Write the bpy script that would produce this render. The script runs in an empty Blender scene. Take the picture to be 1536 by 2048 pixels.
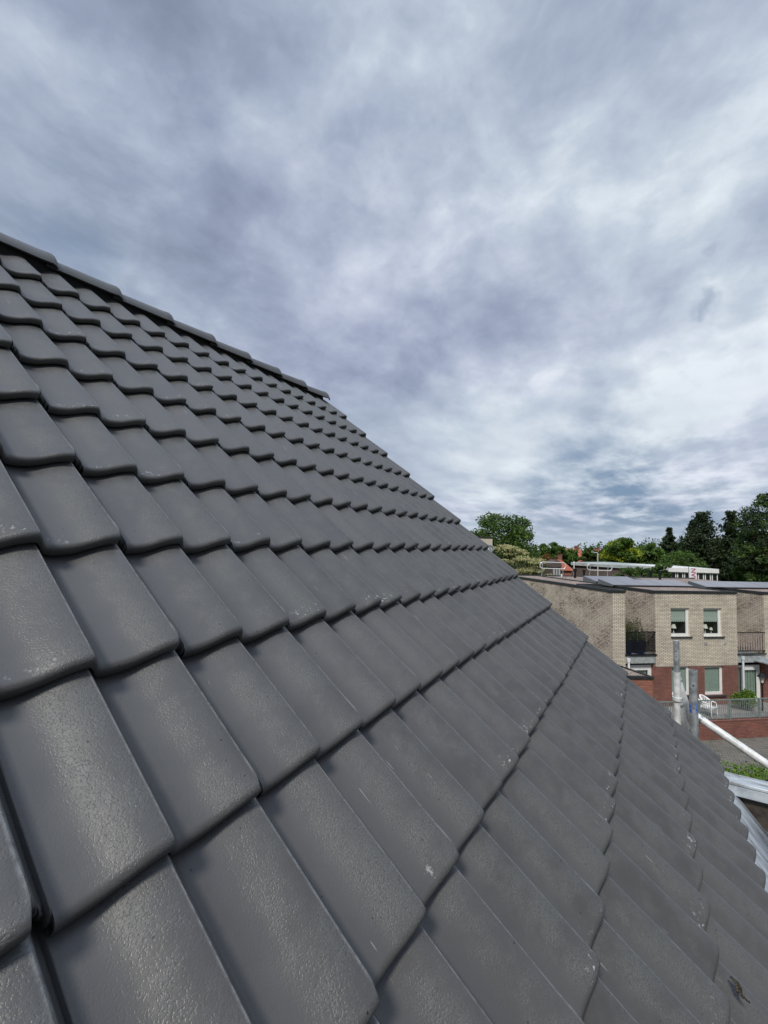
import bpy, bmesh, math, random
from mathutils import Vector, Matrix, noise
R = math.radians
random.seed(7)
sc = bpy.context.scene
col = sc.collection

# ------------------------------------------------------------------ camera
F_PX, YAW, PIT, ROLL = 863.9, -0.5342, 0.0700, 0.0305
fw = Vector((math.sin(YAW)*math.cos(PIT), math.cos(YAW)*math.cos(PIT), math.sin(PIT)))
rt0 = Vector((math.cos(YAW), -math.sin(YAW), 0))
up0 = rt0.cross(fw)
rt = math.cos(ROLL)*rt0 + math.sin(ROLL)*up0
up = -math.sin(ROLL)*rt0 + math.cos(ROLL)*up0
cd = bpy.data.cameras.new('camera')
cam = bpy.data.objects.new('camera', cd); col.objects.link(cam)
cd.sensor_fit = 'HORIZONTAL'; cd.sensor_width = 36; cd.lens = 36*F_PX/1536
cd.clip_start = 0.02; cd.clip_end = 2000
cam.matrix_world = Matrix((rt, up, -fw)).transposed().to_4x4()
sc.camera = cam

def W(px, py, d):
    """point of the place seen at a photo pixel, d metres along the view axis"""
    return fw*d + rt*((px-768)/F_PX*d) + up*((1024-py)/F_PX*d)
def ray(px, py): return W(px, py, 1.0).normalized()
def at_z(px, py, z):
    v = W(px, py, 1.0); return v*(z/v.z)

# ------------------------------------------------------------------ view
sc.view_settings.view_transform = 'Standard'; sc.view_settings.look = 'None'
sc.view_settings.exposure = 0.0; sc.view_settings.gamma = 1
sc.render.engine = 'CYCLES'

# ------------------------------------------------------------------ sun
SUN_ROT, SUN_EL = R(-72), R(48)        # compass azimuth measured from +Y towards +X is -SUN_ROT+... see dir
SUN_AZ = R(176)                         # from +Y clockwise towards +X
sd = bpy.data.lights.new('sun', 'SUN'); sd.energy = 3.3; sd.angle = R(10); sd.color = (1.0, 0.95, 0.88)
sun = bpy.data.objects.new('sun', sd); col.objects.link(sun)
sdir = Vector((math.sin(SUN_AZ)*math.cos(SUN_EL), math.cos(SUN_AZ)*math.cos(SUN_EL), math.sin(SUN_EL)))
sun.rotation_euler = (-sdir).to_track_quat('-Z', 'Y').to_euler()

# ------------------------------------------------------------------ world: cloudy sky over a nishita sky
w = bpy.data.worlds.new('World'); sc.world = w; w.use_nodes = True
nt = w.node_tree; nt.nodes.clear()
def N(nt, t, **kw):
    n = nt.nodes.new(t)
    for k, v in kw.items():
        if k in n.inputs: n.inputs[k].default_value = v
        else: setattr(n, k, v)
    return n
def L(nt, a, b): nt.links.new(a, b)
def math_n(nt, op, a, b=None, clamp=False):
    n = nt.nodes.new('ShaderNodeMath'); n.operation = op; n.use_clamp = clamp
    for i, v in enumerate((a, b)):
        if v is None: continue
        if isinstance(v, (int, float)): n.inputs[i].default_value = v
        else: nt.links.new(v, n.inputs[i])
    return n.outputs[0]
def vmath(nt, op, a, b=None):
    n = nt.nodes.new('ShaderNodeVectorMath'); n.operation = op
    for i, v in enumerate((a, b)):
        if v is None: continue
        if isinstance(v, (tuple, Vector)): n.inputs[i].default_value = tuple(v)
        else: nt.links.new(v, n.inputs[i])
    return n
def mapr(nt, v, a, b, c=0., d=1., smooth=True):
    n = nt.nodes.new('ShaderNodeMapRange'); n.interpolation_type = 'SMOOTHSTEP' if smooth else 'LINEAR'
    nt.links.new(v, n.inputs[0])
    for i, x in zip((1, 2, 3, 4), (a, b, c, d)): n.inputs[i].default_value = x
    return n.outputs[0]
def mixc(nt, f, a, b):
    n = nt.nodes.new('ShaderNodeMix'); n.data_type = 'RGBA'
    for s, v in ((n.inputs[0], f), (n.inputs[6], a), (n.inputs[7], b)):
        if isinstance(v, (int, float)): s.default_value = v
        elif isinstance(v, tuple): s.default_value = (*v[:3], 1)
        else: nt.links.new(v, s)
    return n.outputs[2]
def ramp(nt, v, pts, interp='LINEAR'):
    n = nt.nodes.new('ShaderNodeValToRGB'); n.color_ramp.interpolation = interp
    while len(n.color_ramp.elements) < len(pts): n.color_ramp.elements.new(0.5)
    for e, (p, c) in zip(n.color_ramp.elements, pts):
        e.position = p; e.color = (*c, 1) if len(c) == 3 else c
    nt.links.new(v, n.inputs[0]); return n.outputs[0]

tc = N(nt, 'ShaderNodeTexCoord'); D = tc.outputs['Generated']
D = vmath(nt, 'NORMALIZE', D).outputs[0]
sep = N(nt, 'ShaderNodeSeparateXYZ'); L(nt, D, sep.inputs[0])
zz = math_n(nt, 'MAXIMUM', sep.outputs[2], 0.0)
den = math_n(nt, 'ADD', zz, 0.10)
cx = math_n(nt, 'DIVIDE', sep.outputs[0], den); cy = math_n(nt, 'DIVIDE', sep.outputs[1], den)
cmb = N(nt, 'ShaderNodeCombineXYZ'); L(nt, cx, cmb.inputs[0]); L(nt, cy, cmb.inputs[1])
def cloudnoise(scale, detail, rough, dist, rot=0., sx=1., sy=1., off=(0, 0, 0)):
    mp = N(nt, 'ShaderNodeMapping'); L(nt, cmb.outputs[0], mp.inputs[0])
    mp.inputs['Rotation'].default_value = (0, 0, rot); mp.inputs['Scale'].default_value = (sx, sy, 1); mp.inputs['Location'].default_value = off
    n = N(nt, 'ShaderNodeTexNoise'); L(nt, mp.outputs[0], n.inputs['Vector'])
    n.inputs['Scale'].default_value = scale; n.inputs['Detail'].default_value = detail
    n.inputs['Roughness'].default_value = rough; n.inputs['Distortion'].default_value = dist
    return n.outputs[0]
n1 = cloudnoise(0.9, 5, 0.50, 0.15, R(35), 1.0, 0.6, (3.1, 1.7, 0))
n2 = cloudnoise(2.6, 8, 0.56, 0.10, R(20), 1.0, 0.55, (7.3, 2.2, 0))
n3 = cloudnoise(0.45, 3, 0.5, 0.3, R(10), 1, 1, (1.3, 9.2, 0))
# domain-warped direction for the individual cloud banks
wn = N(nt, 'ShaderNodeTexNoise'); L(nt, D, wn.inputs['Vector']); wn.inputs['Scale'].default_value = 4.5; wn.inputs['Detail'].default_value = 5
wv = vmath(nt, 'SUBTRACT', wn.outputs['Color'], (0.5, 0.5, 0.5)).outputs[0]
wsc = N(nt, 'ShaderNodeVectorMath'); wsc.operation = 'SCALE'; L(nt, wv, wsc.inputs[0]); wsc.inputs['Scale'].default_value = 0.30
DW = vmath(nt, 'NORMALIZE', vmath(nt, 'ADD', D, wsc.outputs[0]).outputs[0]).outputs[0]
SC = .62
def blob(px, py, r, amp):
    c = ray(px, py); a = math.atan(r/F_PX)
    d = vmath(nt, 'DOT_PRODUCT', DW, c).outputs['Value']
    m = mapr(nt, d, math.cos(a*1.5), 1.0)
    return math_n(nt, 'MULTIPLY', m, amp*SC)
BR = [(165, 180, 130, .34), (60, 250, 160, .10), (800, 210, 240, .30), (600, 150, 200, .05), (930, 600, 330, .10), (690, 640, 130, .10), (1080, 700, 220, .20),
      (900, 930, 120, .10), (1040, 900, 170, .06), (1450, 780, 140, .44), (1300, 920, 200, .12), (1300, 850, 200, .10), (1080, 960, 150, .06), (1240, 1010, 50, .22), (1180, 330, 240, .10),
      (1380, 300, 180, .08), (330, 520, 150, .08), (1000, 990, 80, .15), (880, 330, 120, .12), (1480, 130, 160, .08), (1200, 600, 180, .10),
      (440, 300, 240, -.20), (860, 540, 210, -.26), (1120, 420, 170, -.12), (60, 20, 240, -.10), (500, 40, 240, -.10), (330, 690, 190, -.07), (820, 760, 130, -.08), (1290, 730, 90, -.14),
      (1100, 880, 90, -.10), (1350, 560, 150, -.05), (1400, 1000, 230, -.10), (700, 430, 150, -.06), (1000, 250, 100, -.06)]
acc = None
for b in BR:
    o = blob(*b); acc = o if acc is None else math_n(nt, 'ADD', acc, o)
v = math_n(nt, 'ADD', math_n(nt, 'MULTIPLY', n1, 0.36), math_n(nt, 'MULTIPLY', n2, 0.48))
v = math_n(nt, 'ADD', v, math_n(nt, 'MULTIPLY', n3, 0.16))
def dirnoise(scale, det, sc3, rot, off):
    mp = N(nt, 'ShaderNodeMapping'); L(nt, DW2, mp.inputs[0]); mp.inputs['Scale'].default_value = sc3; mp.inputs['Rotation'].default_value = rot; mp.inputs['Location'].default_value = off
    n = N(nt, 'ShaderNodeTexNoise'); L(nt, mp.outputs[0], n.inputs['Vector']); n.inputs['Scale'].default_value = scale; n.inputs['Detail'].default_value = det; n.inputs['Roughness'].default_value = .57; n.inputs['Distortion'].default_value = .08
    return n.outputs[0]
DW2 = vmath(nt, 'ADD', D, vmath(nt, 'MULTIPLY', wv, (.10, .10, .07)).outputs[0]).outputs[0]
n5 = dirnoise(3.6, 6, (1, 1, 1.5), (.3, .2, .4), (2.3, .4, 5.1)); n6 = dirnoise(9., 5, (1, 1, 1.7), (.5, .1, .2), (8.3, 1.4, 2.1))
up_ = mapr(nt, sep.outputs[2], .15, .38)
v = math_n(nt, 'ADD', v, math_n(nt, 'MULTIPLY', math_n(nt, 'SUBTRACT', n5, .5), math_n(nt, 'MULTIPLY', up_, .95)))
v = math_n(nt, 'ADD', v, math_n(nt, 'MULTIPLY', math_n(nt, 'SUBTRACT', n6, .5), math_n(nt, 'MULTIPLY', up_, .46)))
v = math_n(nt, 'ADD', v, acc)
v = math_n(nt, 'ADD', v, mapr(nt, sep.outputs[2], .42, .12, .0, .075))
cloud = ramp(nt, v, [(0.04, (.165, .205, .285)), (0.40, (.305, .368, .490)), (0.55, (.400, .470, .590)), (0.72, (.53, .605, .71)), (0.95, (.79, .86, .92))])
# slight mauve tint drifting through the grey
tint = mapr(nt, n3, .42, .62)
cloud = mixc(nt, math_n(nt, 'MULTIPLY', tint, .5), cloud, vmath(nt, 'MULTIPLY', cloud, (1.05, .965, 1.05)).outputs[0])
# blue openings
BL = [(1424, 609, 10, .2), (1440, 601, 10, .25), (1457, 594, 10, .2), (1415, 503, 8, .2), (1180, 1060, 140, .42), (1430, 1055, 200, .5), (140, 530, 50, .35), (1000, 1045, 90, .3)]
SC = 1.0
bl = None
for b in BL:
    o = blob(*b); bl = o if bl is None else math_n(nt, 'ADD', bl, o)
bl = math_n(nt, 'MULTIPLY', bl, mapr(nt, n2, .35, .68, 1.25, .1), clamp=True)
sky = N(nt, 'ShaderNodeTexSky', sky_type='NISHITA', sun_disc=False, sun_elevation=SUN_EL, sun_rotation=SUN_AZ)
skc = vmath(nt, 'MULTIPLY', sky.outputs[0], (.07, .07, .07)).outputs[0]
skc = mixc(nt, .85, skc, (.20, .295, .44))
colr = mixc(nt, bl, cloud, skc)
# bright thin haze strip on the horizon
hz = mapr(nt, sep.outputs[2], .075, .0, 0, .8)
colr = mixc(nt, hz, colr, (.52, .60, .70))
# unseen sky shaped for tile contrast: boosted overhead, dulled low behind the viewer
zen = mapr(nt, sep.outputs[2], .80, .97, 1.0, 3.0)
fdot = vmath(nt, 'DOT_PRODUCT', D, Vector((fw.x, fw.y, 0)).normalized()).outputs['Value']
back = math_n(nt, 'MAXIMUM', mapr(nt, fdot, -.25, .25, .45, 1.0), mapr(nt, sep.outputs[2], .35, .8))
mul = math_n(nt, 'MULTIPLY', zen, back)
vs_ = N(nt, 'ShaderNodeVectorMath'); vs_.operation = 'SCALE'; L(nt, colr, vs_.inputs[0]); L(nt, mul, vs_.inputs['Scale']); colr = vs_.outputs[0]
bg = N(nt, 'ShaderNodeBackground'); L(nt, colr, bg.inputs[0]); bg.inputs[1].default_value = 1.0
wo = N(nt, 'ShaderNodeOutputWorld'); L(nt, bg.outputs[0], wo.inputs[0])

# ------------------------------------------------------------------ helpers
def tag(o, label=None, cat=None, group=None, kind=None):
    if label: o['label'] = label
    if cat: o['category'] = cat
    if group: o['group'] = group
    if kind: o['kind'] = kind
    return o
def empty(name, loc, rz=0.):
    o = bpy.data.objects.new(name, None); col.objects.link(o); o.location = loc; o.rotation_euler = (0, 0, rz)
    o.empty_display_size = .2
    return o
def link(name, me, parent=None, loc=None):
    o = bpy.data.objects.new(name, me); col.objects.link(o)
    if parent is not None: o.parent = parent
    if loc is not None: o.location = loc
    return o
class MB:
    """mesh collector in local coordinates; box-projected UVs in metres"""
    def __init__(s): s.v = []; s.f = []; s.m = []; s.mi = 0
    def add(s, vs, fs):
        b = len(s.v); s.v += [tuple(x) for x in vs]; s.f += [tuple(b+i for i in f) for f in fs]; s.m += [s.mi]*len(fs)
    def box(s, a, b, fn=None):
        x0, y0, z0 = a; x1, y1, z1 = b
        vs = [(x0,y0,z0),(x1,y0,z0),(x1,y1,z0),(x0,y1,z0),(x0,y0,z1),(x1,y0,z1),(x1,y1,z1),(x0,y1,z1)]
        if fn: vs = [fn(*q) for q in vs]
        s.add(vs, [(0,3,2,1),(4,5,6,7),(0,1,5,4),(1,2,6,5),(2,3,7,6),(3,0,4,7)])
    def quad(s, *p): s.add(p, [tuple(range(len(p)))])
    def tube(s, a, b, r, n=12, r2=None, cap=True):
        a = Vector(a); b = Vector(b); r2 = r if r2 is None else r2
        d = (b-a).normalized(); u = d.orthogonal().normalized(); w_ = d.cross(u)
        vs = []
        for p, rr in ((a, r), (b, r2)):
            for k in range(n):
                t = 2*math.pi*k/n; vs.append(p + u*math.cos(t)*rr + w_*math.sin(t)*rr)
        fs = [(k, (k+1) % n, n+(k+1) % n, n+k) for k in range(n)]
        if cap: fs += [tuple(reversed(range(n))), tuple(range(n, 2*n))]
        s.add(vs, fs)
    def path(s, pts, r, n=8):
        for a, b in zip(pts, pts[1:]): s.tube(a, b, r, n)
    def lathe(s, c, prof, n=16):
        c = Vector(c); vs = []; fs = []
        for (r, z) in prof:
            for k in range(n):
                t = 2*math.pi*k/n; vs.append(c+Vector((r*math.cos(t), r*math.sin(t), z)))
        for j in range(len(prof)-1):
            for k in range(n):
                fs.append((j*n+k, j*n+(k+1) % n, (j+1)*n+(k+1) % n, (j+1)*n+k))
        fs.append(tuple(reversed(range(n)))); fs.append(tuple((len(prof)-1)*n+k for k in range(n)))
        s.add(vs, fs)
    def build(s, name, mat, parent=None, smooth=False, bevel=0., loc=None):
        me = bpy.data.meshes.new(name); me.from_pydata(s.v, [], s.f); me.update()
        mats = mat if isinstance(mat, (list, tuple)) else [mat]
        for m in mats: me.materials.append(m)
        me.polygons.foreach_set('material_index', s.m)
        uv = me.uv_layers.new(name='UVMap')
        for p in me.polygons:
            n = p.normal; ax, ay, az = abs(n.x), abs(n.y), abs(n.z)
            for li in p.loop_indices:
                c = me.vertices[me.loops[li].vertex_index].co
                if az > .75: q = (c.x, c.y)
                elif ax > ay: q = (c.y, c.z)
                else: q = (c.x, c.z)
                uv.data[li].uv = q
        if smooth:
            me.polygons.foreach_set('use_smooth', [True]*len(me.polygons))
            me.set_sharp_from_angle(angle=R(42))
        o = link(name, me, parent, loc)
        if bevel > 0:
            bm_ = o.modifiers.new('bevel', 'BEVEL'); bm_.width = bevel; bm_.segments = 2; bm_.limit_method = 'ANGLE'
        return o

# ------------------------------------------------------------------ materials
def mat(name, base, rough=.6, metal=0., spec=.5, noise_amt=0., nscale=8., bump=0., bscale=60., coord='Object', trans=0., alpha=1.):
    m = bpy.data.materials.new(name); m.use_nodes = True; t = m.node_tree; p = t.nodes['Principled BSDF']
    p.inputs['Roughness'].default_value = rough; p.inputs['Metallic'].default_value = metal
    p.inputs['Specular IOR Level'].default_value = spec
    p.inputs['Base Color'].default_value = (*base, 1)
    if noise_amt or bump:
        c = N(t, 'ShaderNodeTexCoord')
    if noise_amt:
        n = N(t, 'ShaderNodeTexNoise'); L(t, c.outputs[coord], n.inputs['Vector']); n.inputs['Scale'].default_value = nscale; n.inputs['Detail'].default_value = 6
        n.inputs['Roughness'].default_value = .65
        f = mapr(t, n.outputs[0], .3, .7, 1-noise_amt, 1+noise_amt)
        mm = N(t, 'ShaderNodeVectorMath'); mm.operation = 'SCALE'; mm.inputs[0].default_value = base; L(t, f, mm.inputs['Scale'])
        L(t, mm.outputs[0], p.inputs['Base Color'])
        L(t, mapr(t, n.outputs[0], .3, .7, max(.02, rough-.12), min(1, rough+.12)), p.inputs['Roughness'])
    if bump:
        n = N(t, 'ShaderNodeTexNoise'); L(t, c.outputs[coord], n.inputs['Vector']); n.inputs['Scale'].default_value = bscale; n.inputs['Detail'].default_value = 5
        b = N(t, 'ShaderNodeBump'); b.inputs['Distance'].default_value = bump; b.inputs['Strength'].default_value = 1; L(t, n.outputs[0], b.inputs['Height']); L(t, b.outputs[0], p.inputs['Normal'])
    return m

def brick_mat(name, c1, c2, mortar, bw=.22, bh=.066, ms=.010, stain=0., stain_col=(.07, .06, .05), rough=.85, off=.5):
    m = bpy.data.materials.new(name); m.use_nodes = True; t = m.node_tree; p = t.nodes['Principled BSDF']
    c = N(t, 'ShaderNodeTexCoord'); uv = c.outputs['UV']
    b = N(t, 'ShaderNodeTexBrick'); L(t, uv, b.inputs['Vector'])
    b.offset = off; b.inputs['Scale'].default_value = 1; b.inputs['Brick Width'].default_value = bw; b.inputs['Row Height'].default_value = bh
    b.inputs['Mortar Size'].default_value = ms; b.inputs['Mortar Smooth'].default_value = .3; b.inputs['Bias'].default_value = -.1
    b.inputs['Color1'].default_value = (*c1, 1); b.inputs['Color2'].default_value = (*c2, 1); b.inputs['Mortar'].default_value = (*mortar, 1)
    out = b.outputs['Color']
    n = N(t, 'ShaderNodeTexNoise'); L(t, uv, n.inputs['Vector']); n.inputs['Scale'].default_value = 1.1; n.inputs['Detail'].default_value = 7; n.inputs['Roughness'].default_value = .7
    out = vmath(t, 'MULTIPLY', out, ramp(t, n.outputs[0], [(.3, (.78, .76, .74)), (.7, (1.15, 1.13, 1.1))])).outputs[0]
    if stain:
        vo = N(t, 'ShaderNodeTexWhiteNoise'); 
        sp = N(t, 'ShaderNodeSeparateXYZ'); L(t, uv, sp.inputs[0])
        fx = math_n(t, 'FLOOR', math_n(t, 'DIVIDE', sp.outputs[0], bw*.5)); fy = math_n(t, 'FLOOR', math_n(t, 'DIVIDE', sp.outputs[1], bh))
        cb = N(t, 'ShaderNodeCombineXYZ'); L(t, fx, cb.inputs[0]); L(t, fy, cb.inputs[1]); L(t, cb.outputs[0], vo.inputs['Vector'])
        n2_ = N(t, 'ShaderNodeTexNoise'); L(t, uv, n2_.inputs['Vector']); n2_.inputs['Scale'].default_value = .9; n2_.inputs['Detail'].default_value = 5; n2_.inputs['Roughness'].default_value = .6
        reg = mapr(t, n2_.outputs[0], .42, .62)
        sm = math_n(t, 'MULTIPLY', math_n(t, 'ADD', math_n(t, 'MULTIPLY', mapr(t, vo.outputs['Value'], .45, .9), reg), math_n(t, 'MULTIPLY', reg, .35)), stain, clamp=True)
        out = mixc(t, sm, out, stain_col)
    L(t, out, p.inputs['Base Color']); p.inputs['Roughness'].default_value = rough
    bp = N(t, 'ShaderNodeBump'); bp.inputs['Distance'].default_value = .006; bp.invert = True; L(t, b.outputs['Fac'], bp.inputs['Height']); L(t, bp.outputs[0], p.inputs['Normal'])
    return m

def gravel_mat(name, pal, scale=28.):
    m = bpy.data.materials.new(name); m.use_nodes = True; t = m.node_tree; p = t.nodes['Principled BSDF']
    c = N(t, 'ShaderNodeTexCoord')
    vo = N(t, 'ShaderNodeTexVoronoi'); L(t, c.outputs['Object'], vo.inputs['Vector']); vo.inputs['Scale'].default_value = scale
    s = N(t, 'ShaderNodeSeparateColor'); L(t, vo.outputs['Color'], s.inputs[0])
    k = ramp(t, s.outputs[0], [(i/(len(pal)-1), q) for i, q in enumerate(pal)], 'CONSTANT')
    k = vmath(t, 'MULTIPLY', k, ramp(t, vo.outputs['Distance'], [(.0, (1.1, 1.1, 1.1)), (.6, (.45, .45, .45))])).outputs[0]
    n = N(t, 'ShaderNodeTexNoise'); L(t, c.outputs['Object'], n.inputs['Vector']); n.inputs['Scale'].default_value = 1.3; n.inputs['Detail'].default_value = 5
    k = vmath(t, 'MULTIPLY', k, ramp(t, n.outputs[0], [(.3, (.7, .7, .72)), (.7, (1.2, 1.15, 1.1))])).outputs[0]
    L(t, k, p.inputs['Base Color']); p.inputs['Roughness'].default_value = .9
    b = N(t, 'ShaderNodeBump'); b.inputs['Distance'].default_value = .02; b.invert = True; L(t, vo.outputs['Distance'], b.inputs['Height']); L(t, b.outputs[0], p.inputs['Normal'])
    return m

def tile_mat():
    m = bpy.data.materials.new('engobed_tile'); m.use_nodes = True; t = m.node_tree; p = t.nodes['Principled BSDF']
    c = N(t, 'ShaderNodeTexCoord'); oi = N(t, 'ShaderNodeObjectInfo')
    rv = N(t, 'ShaderNodeVectorMath'); rv.operation = 'SCALE'; rv.inputs[0].default_value = (17.3, 31.7, 11.9); L(t, oi.outputs['Random'], rv.inputs['Scale'])
    co = vmath(t, 'ADD', c.outputs['Object'], rv.outputs[0]).outputs[0]
    su = N(t, 'ShaderNodeSeparateXYZ'); L(t, c.outputs['UV'], su.inputs[0]); U, V = su.outputs[0], su.outputs[1]
    def nz(sc_, det=5, rough=.55, vec=None, dist=0.):
        n = N(t, 'ShaderNodeTexNoise'); L(t, vec or co, n.inputs['Vector']); n.inputs['Scale'].default_value = sc_; n.inputs['Detail'].default_value = det; n.inputs['Roughness'].default_value = rough; n.inputs['Distortion'].default_value = dist
        return n.outputs[0]
    big = nz(5.5, 4, .6); mid = nz(22, 5, .6); fine = nz(260, 3, .6); pit = nz(420, 2, .5)
    # granular patch on the rise of each wave, smooth in the trough
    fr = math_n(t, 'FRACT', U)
    crest = math_n(t, 'MULTIPLY', mapr(t, fr, .22, .5), mapr(t, fr, .95, .78))
    patch = mapr(t, math_n(t, 'ADD', big, math_n(t, 'MULTIPLY', mid, .8)), .68, 1.12)
    gran = math_n(t, 'MULTIPLY', crest, patch)
    base = mixc(t, mapr(t, big, .35, .65), (.060, .0595, .058), (.074, .074, .0715))
    base = mixc(t, mapr(t, oi.outputs['Random'], 0, 1, 0, .5, False), base, (.088, .085, .083))
    base = mixc(t, math_n(t, 'MULTIPLY', gran, mapr(t, pit, .40, .60, .0, .5)), base, (.118, .126, .122))
    base = mixc(t, math_n(t, 'MULTIPLY', gran, mapr(t, fine, .44, .36, .0, .5)), base, (.035, .036, .038))
    # chalky scuffs: near the front edge and along the joint
    lip = math_n(t, 'MULTIPLY', mapr(t, V, .055, .022), mapr(t, V, .004, .014))
    scuffn = mapr(t, nz(95, 4, .7), .57, .66); scr = mapr(t, nz(13, 3, .6), .47, .57)
    scuff = math_n(t, 'MULTIPLY', math_n(t, 'MULTIPLY', lip, scuffn), math_n(t, 'MULTIPLY', scr, mapr(t, nz(1.9, 2), .50, .64)))
    jl = math_n(t, 'MULTIPLY', mapr(t, U, 1.80, 1.84), mapr(t, U, 1.90, 1.87))
    jl = math_n(t, 'MULTIPLY', jl, math_n(t, 'MULTIPLY', mapr(t, V, .30, .22), mapr(t, nz(30, 3), .53, .62)))
    scuff = math_n(t, 'ADD', scuff, math_n(t, 'MULTIPLY', jl, .10), clamp=True)
    # long thin scratches
    mp = N(t, 'ShaderNodeMapping'); L(t, co, mp.inputs[0]); mp.inputs['Rotation'].default_value = (0, 0, .5); mp.inputs['Scale'].default_value = (9, 160, 9)
    sc1 = math_n(t, 'MULTIPLY', mapr(t, nz(1., 2, .5, mp.outputs[0]), .735, .76), mapr(t, nz(9, 2), .52, .62))
    scuff = math_n(t, 'ADD', scuff, math_n(t, 'MULTIPLY', sc1, .45), clamp=True)
    # pale dusty smears
    sm = math_n(t, 'MULTIPLY', mapr(t, nz(8, 3, .5, None, 1.2), .60, .72), mapr(t, nz(50, 4, .7), .4, .7))
    base = mixc(t, math_n(t, 'MULTIPLY', sm, .06), base, (.17, .18, .18))
    base = mixc(t, math_n(t, 'MULTIPLY', scuff, .8), base, (.55, .56, .55))
    crest_glint = math_n(t, 'MULTIPLY', math_n(t, 'MULTIPLY', mapr(t, fr, .79, .825), mapr(t, fr, .868, .845)), mapr(t, nz(60, 5, .75), .38, .58, .25, .80))  # highlight line painted into the colour along each crest edge, broken by noise
    base = mixc(t, math_n(t, 'MULTIPLY', crest_glint, mapr(t, V, .0, .05)), base, (.215, .22, .22))
    # few dark spots
    vo = N(t, 'ShaderNodeTexVoronoi'); L(t, co, vo.inputs['Vector']); vo.inputs['Scale'].default_value = 26
    base = mixc(t, mapr(t, vo.outputs['Distance'], .055, .035), base, (.02, .02, .02))
    L(t, base, p.inputs['Base Color'])
    rg = mapr(t, big, .3, .7, .35, .44)
    rg = math_n(t, 'ADD', rg, math_n(t, 'MULTIPLY', gran, .03))
    L(t, rg, p.inputs['Roughness']); p.inputs['Specular IOR Level'].default_value = .5
    fine2 = mapr(t, nz(330, 2, .5), .30, .50, 0, 1)
    h = math_n(t, 'ADD', math_n(t, 'MULTIPLY', math_n(t, 'MULTIPLY', fine2, math_n(t, 'ADD', math_n(t, 'MULTIPLY', gran, 1.0), .22)), 1.0), math_n(t, 'MULTIPLY', nz(38, 3), .09))
    b = N(t, 'ShaderNodeBump'); b.inputs['Distance'].default_value = .0011; b.inputs['Strength'].default_value = .42; L(t, h, b.inputs['Height']); L(t, b.outputs[0], p.inputs['Normal'])
    return m

def leaf_mat(name, a, b, c, trans=.32):
    m = bpy.data.materials.new(name); m.use_nodes = True; t = m.node_tree; p = t.nodes['Principled BSDF']
    g = N(t, 'ShaderNodeNewGeometry'); k = ramp(t, g.outputs['Random Per Island'], [(0, a), (.5, b), (1, c)])
    cc = N(t, 'ShaderNodeTexCoord'); n = N(t, 'ShaderNodeTexNoise'); L(t, cc.outputs['Object'], n.inputs['Vector']); n.inputs['Scale'].default_value = .7; n.inputs['Detail'].default_value = 3
    k = vmath(t, 'MULTIPLY', k, ramp(t, n.outputs[0], [(.35, (.72, .78, .75)), (.65, (1.2, 1.15, 1.0))])).outputs[0]
    L(t, k, p.inputs['Base Color']); p.inputs['Roughness'].default_value = .55; p.inputs['Specular IOR Level'].default_value = .3
    tr = N(t, 'ShaderNodeBsdfTranslucent'); L(t, k, tr.inputs[0]); mx = N(t, 'ShaderNodeMixShader'); mx.inputs[0].default_value = trans
    o = t.nodes['Material Output']; L(t, p.outputs[0], mx.inputs[1]); L(t, tr.outputs[0], mx.inputs[2]); L(t, mx.outputs[0], o.inputs[0])
    return m

M = {}
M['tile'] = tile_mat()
M['tile_under'] = mat('dark_underlay', (.012, .012, .012), .9)
M['cream_brick'] = brick_mat('cream_brick', (.82, .76, .64), (.68, .62, .51), (.13, .115, .095), stain=.12, ms=.011)
M['dirty_brick'] = brick_mat('stained_cream_brick', (.60, .545, .465), (.49, .44, .37), (.12, .10, .085), stain=.60, stain_col=(.12, .09, .07), ms=.012)
M['red_brick'] = brick_mat('red_brick', (.27, .115, .09), (.20, .085, .07), (.09, .06, .05), stain=.1, ms=.008)
M['red_brick2'] = brick_mat('garden_wall_brick', (.30, .12, .09), (.20, .08, .065), (.10, .06, .05), stain=.25, stain_col=(.08, .075, .05), ms=.009)
M['orange_brick'] = brick_mat('shed_brick', (.38, .145, .10), (.26, .095, .07), (.16, .11, .09), ms=.010)
M['brown_brick'] = brick_mat('brown_brick', (.13, .10, .09), (.10, .08, .075), (.07, .06, .055))
M['gravel'] = gravel_mat('roof_gravel', [(.55, .45, .38), (.40, .30, .25), (.62, .56, .50), (.30, .22, .20), (.60, .42, .38)], 24)
M['trim'] = mat('black_bitumen_trim', (.022, .026, .027), .5, noise_amt=.3, nscale=5)
M['white'] = mat('white_paint', (.78, .79, .78), .4, noise_amt=.06, nscale=3)
M['glass'] = mat('dark_window_glass', (.012, .016, .015), .05, spec=.6)
M['room'] = mat('dark_room', (.010, .010, .010), .9)
M['blind'] = mat('sage_fabric_blind', (.46, .52, .48), .8, noise_amt=.06, nscale=10)
M['curtain'] = mat('grey_green_curtain', (.36, .43, .40), .8, noise_amt=.12, nscale=14)
M['sill'] = mat('dark_stone_sill', (.045, .047, .05), .6)
M['lintel'] = mat('pale_brick_lintel', (.50, .46, .37), .85, noise_amt=.2, nscale=14)
M['concrete'] = mat('grey_concrete', (.33, .36, .36), .8, noise_amt=.22, nscale=6, bump=.004)
M['zinc'] = mat('zinc', (.42, .47, .50), .45, metal=.35, noise_amt=.2, nscale=5)
M['galv'] = mat('galvanised_steel', (.36, .39, .40), .48, metal=.55, noise_amt=.28, nscale=22, bump=.0008, bscale=90)
M['galv_light'] = mat('light_aluminium_tube', (.62, .64, .63), .5, metal=.10, noise_amt=.22, nscale=18, bump=.0006, bscale=70)
M['rail_green'] = mat('dull_green_grey_railing', (.22, .27, .26), .5, metal=.3, noise_amt=.15)
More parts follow.
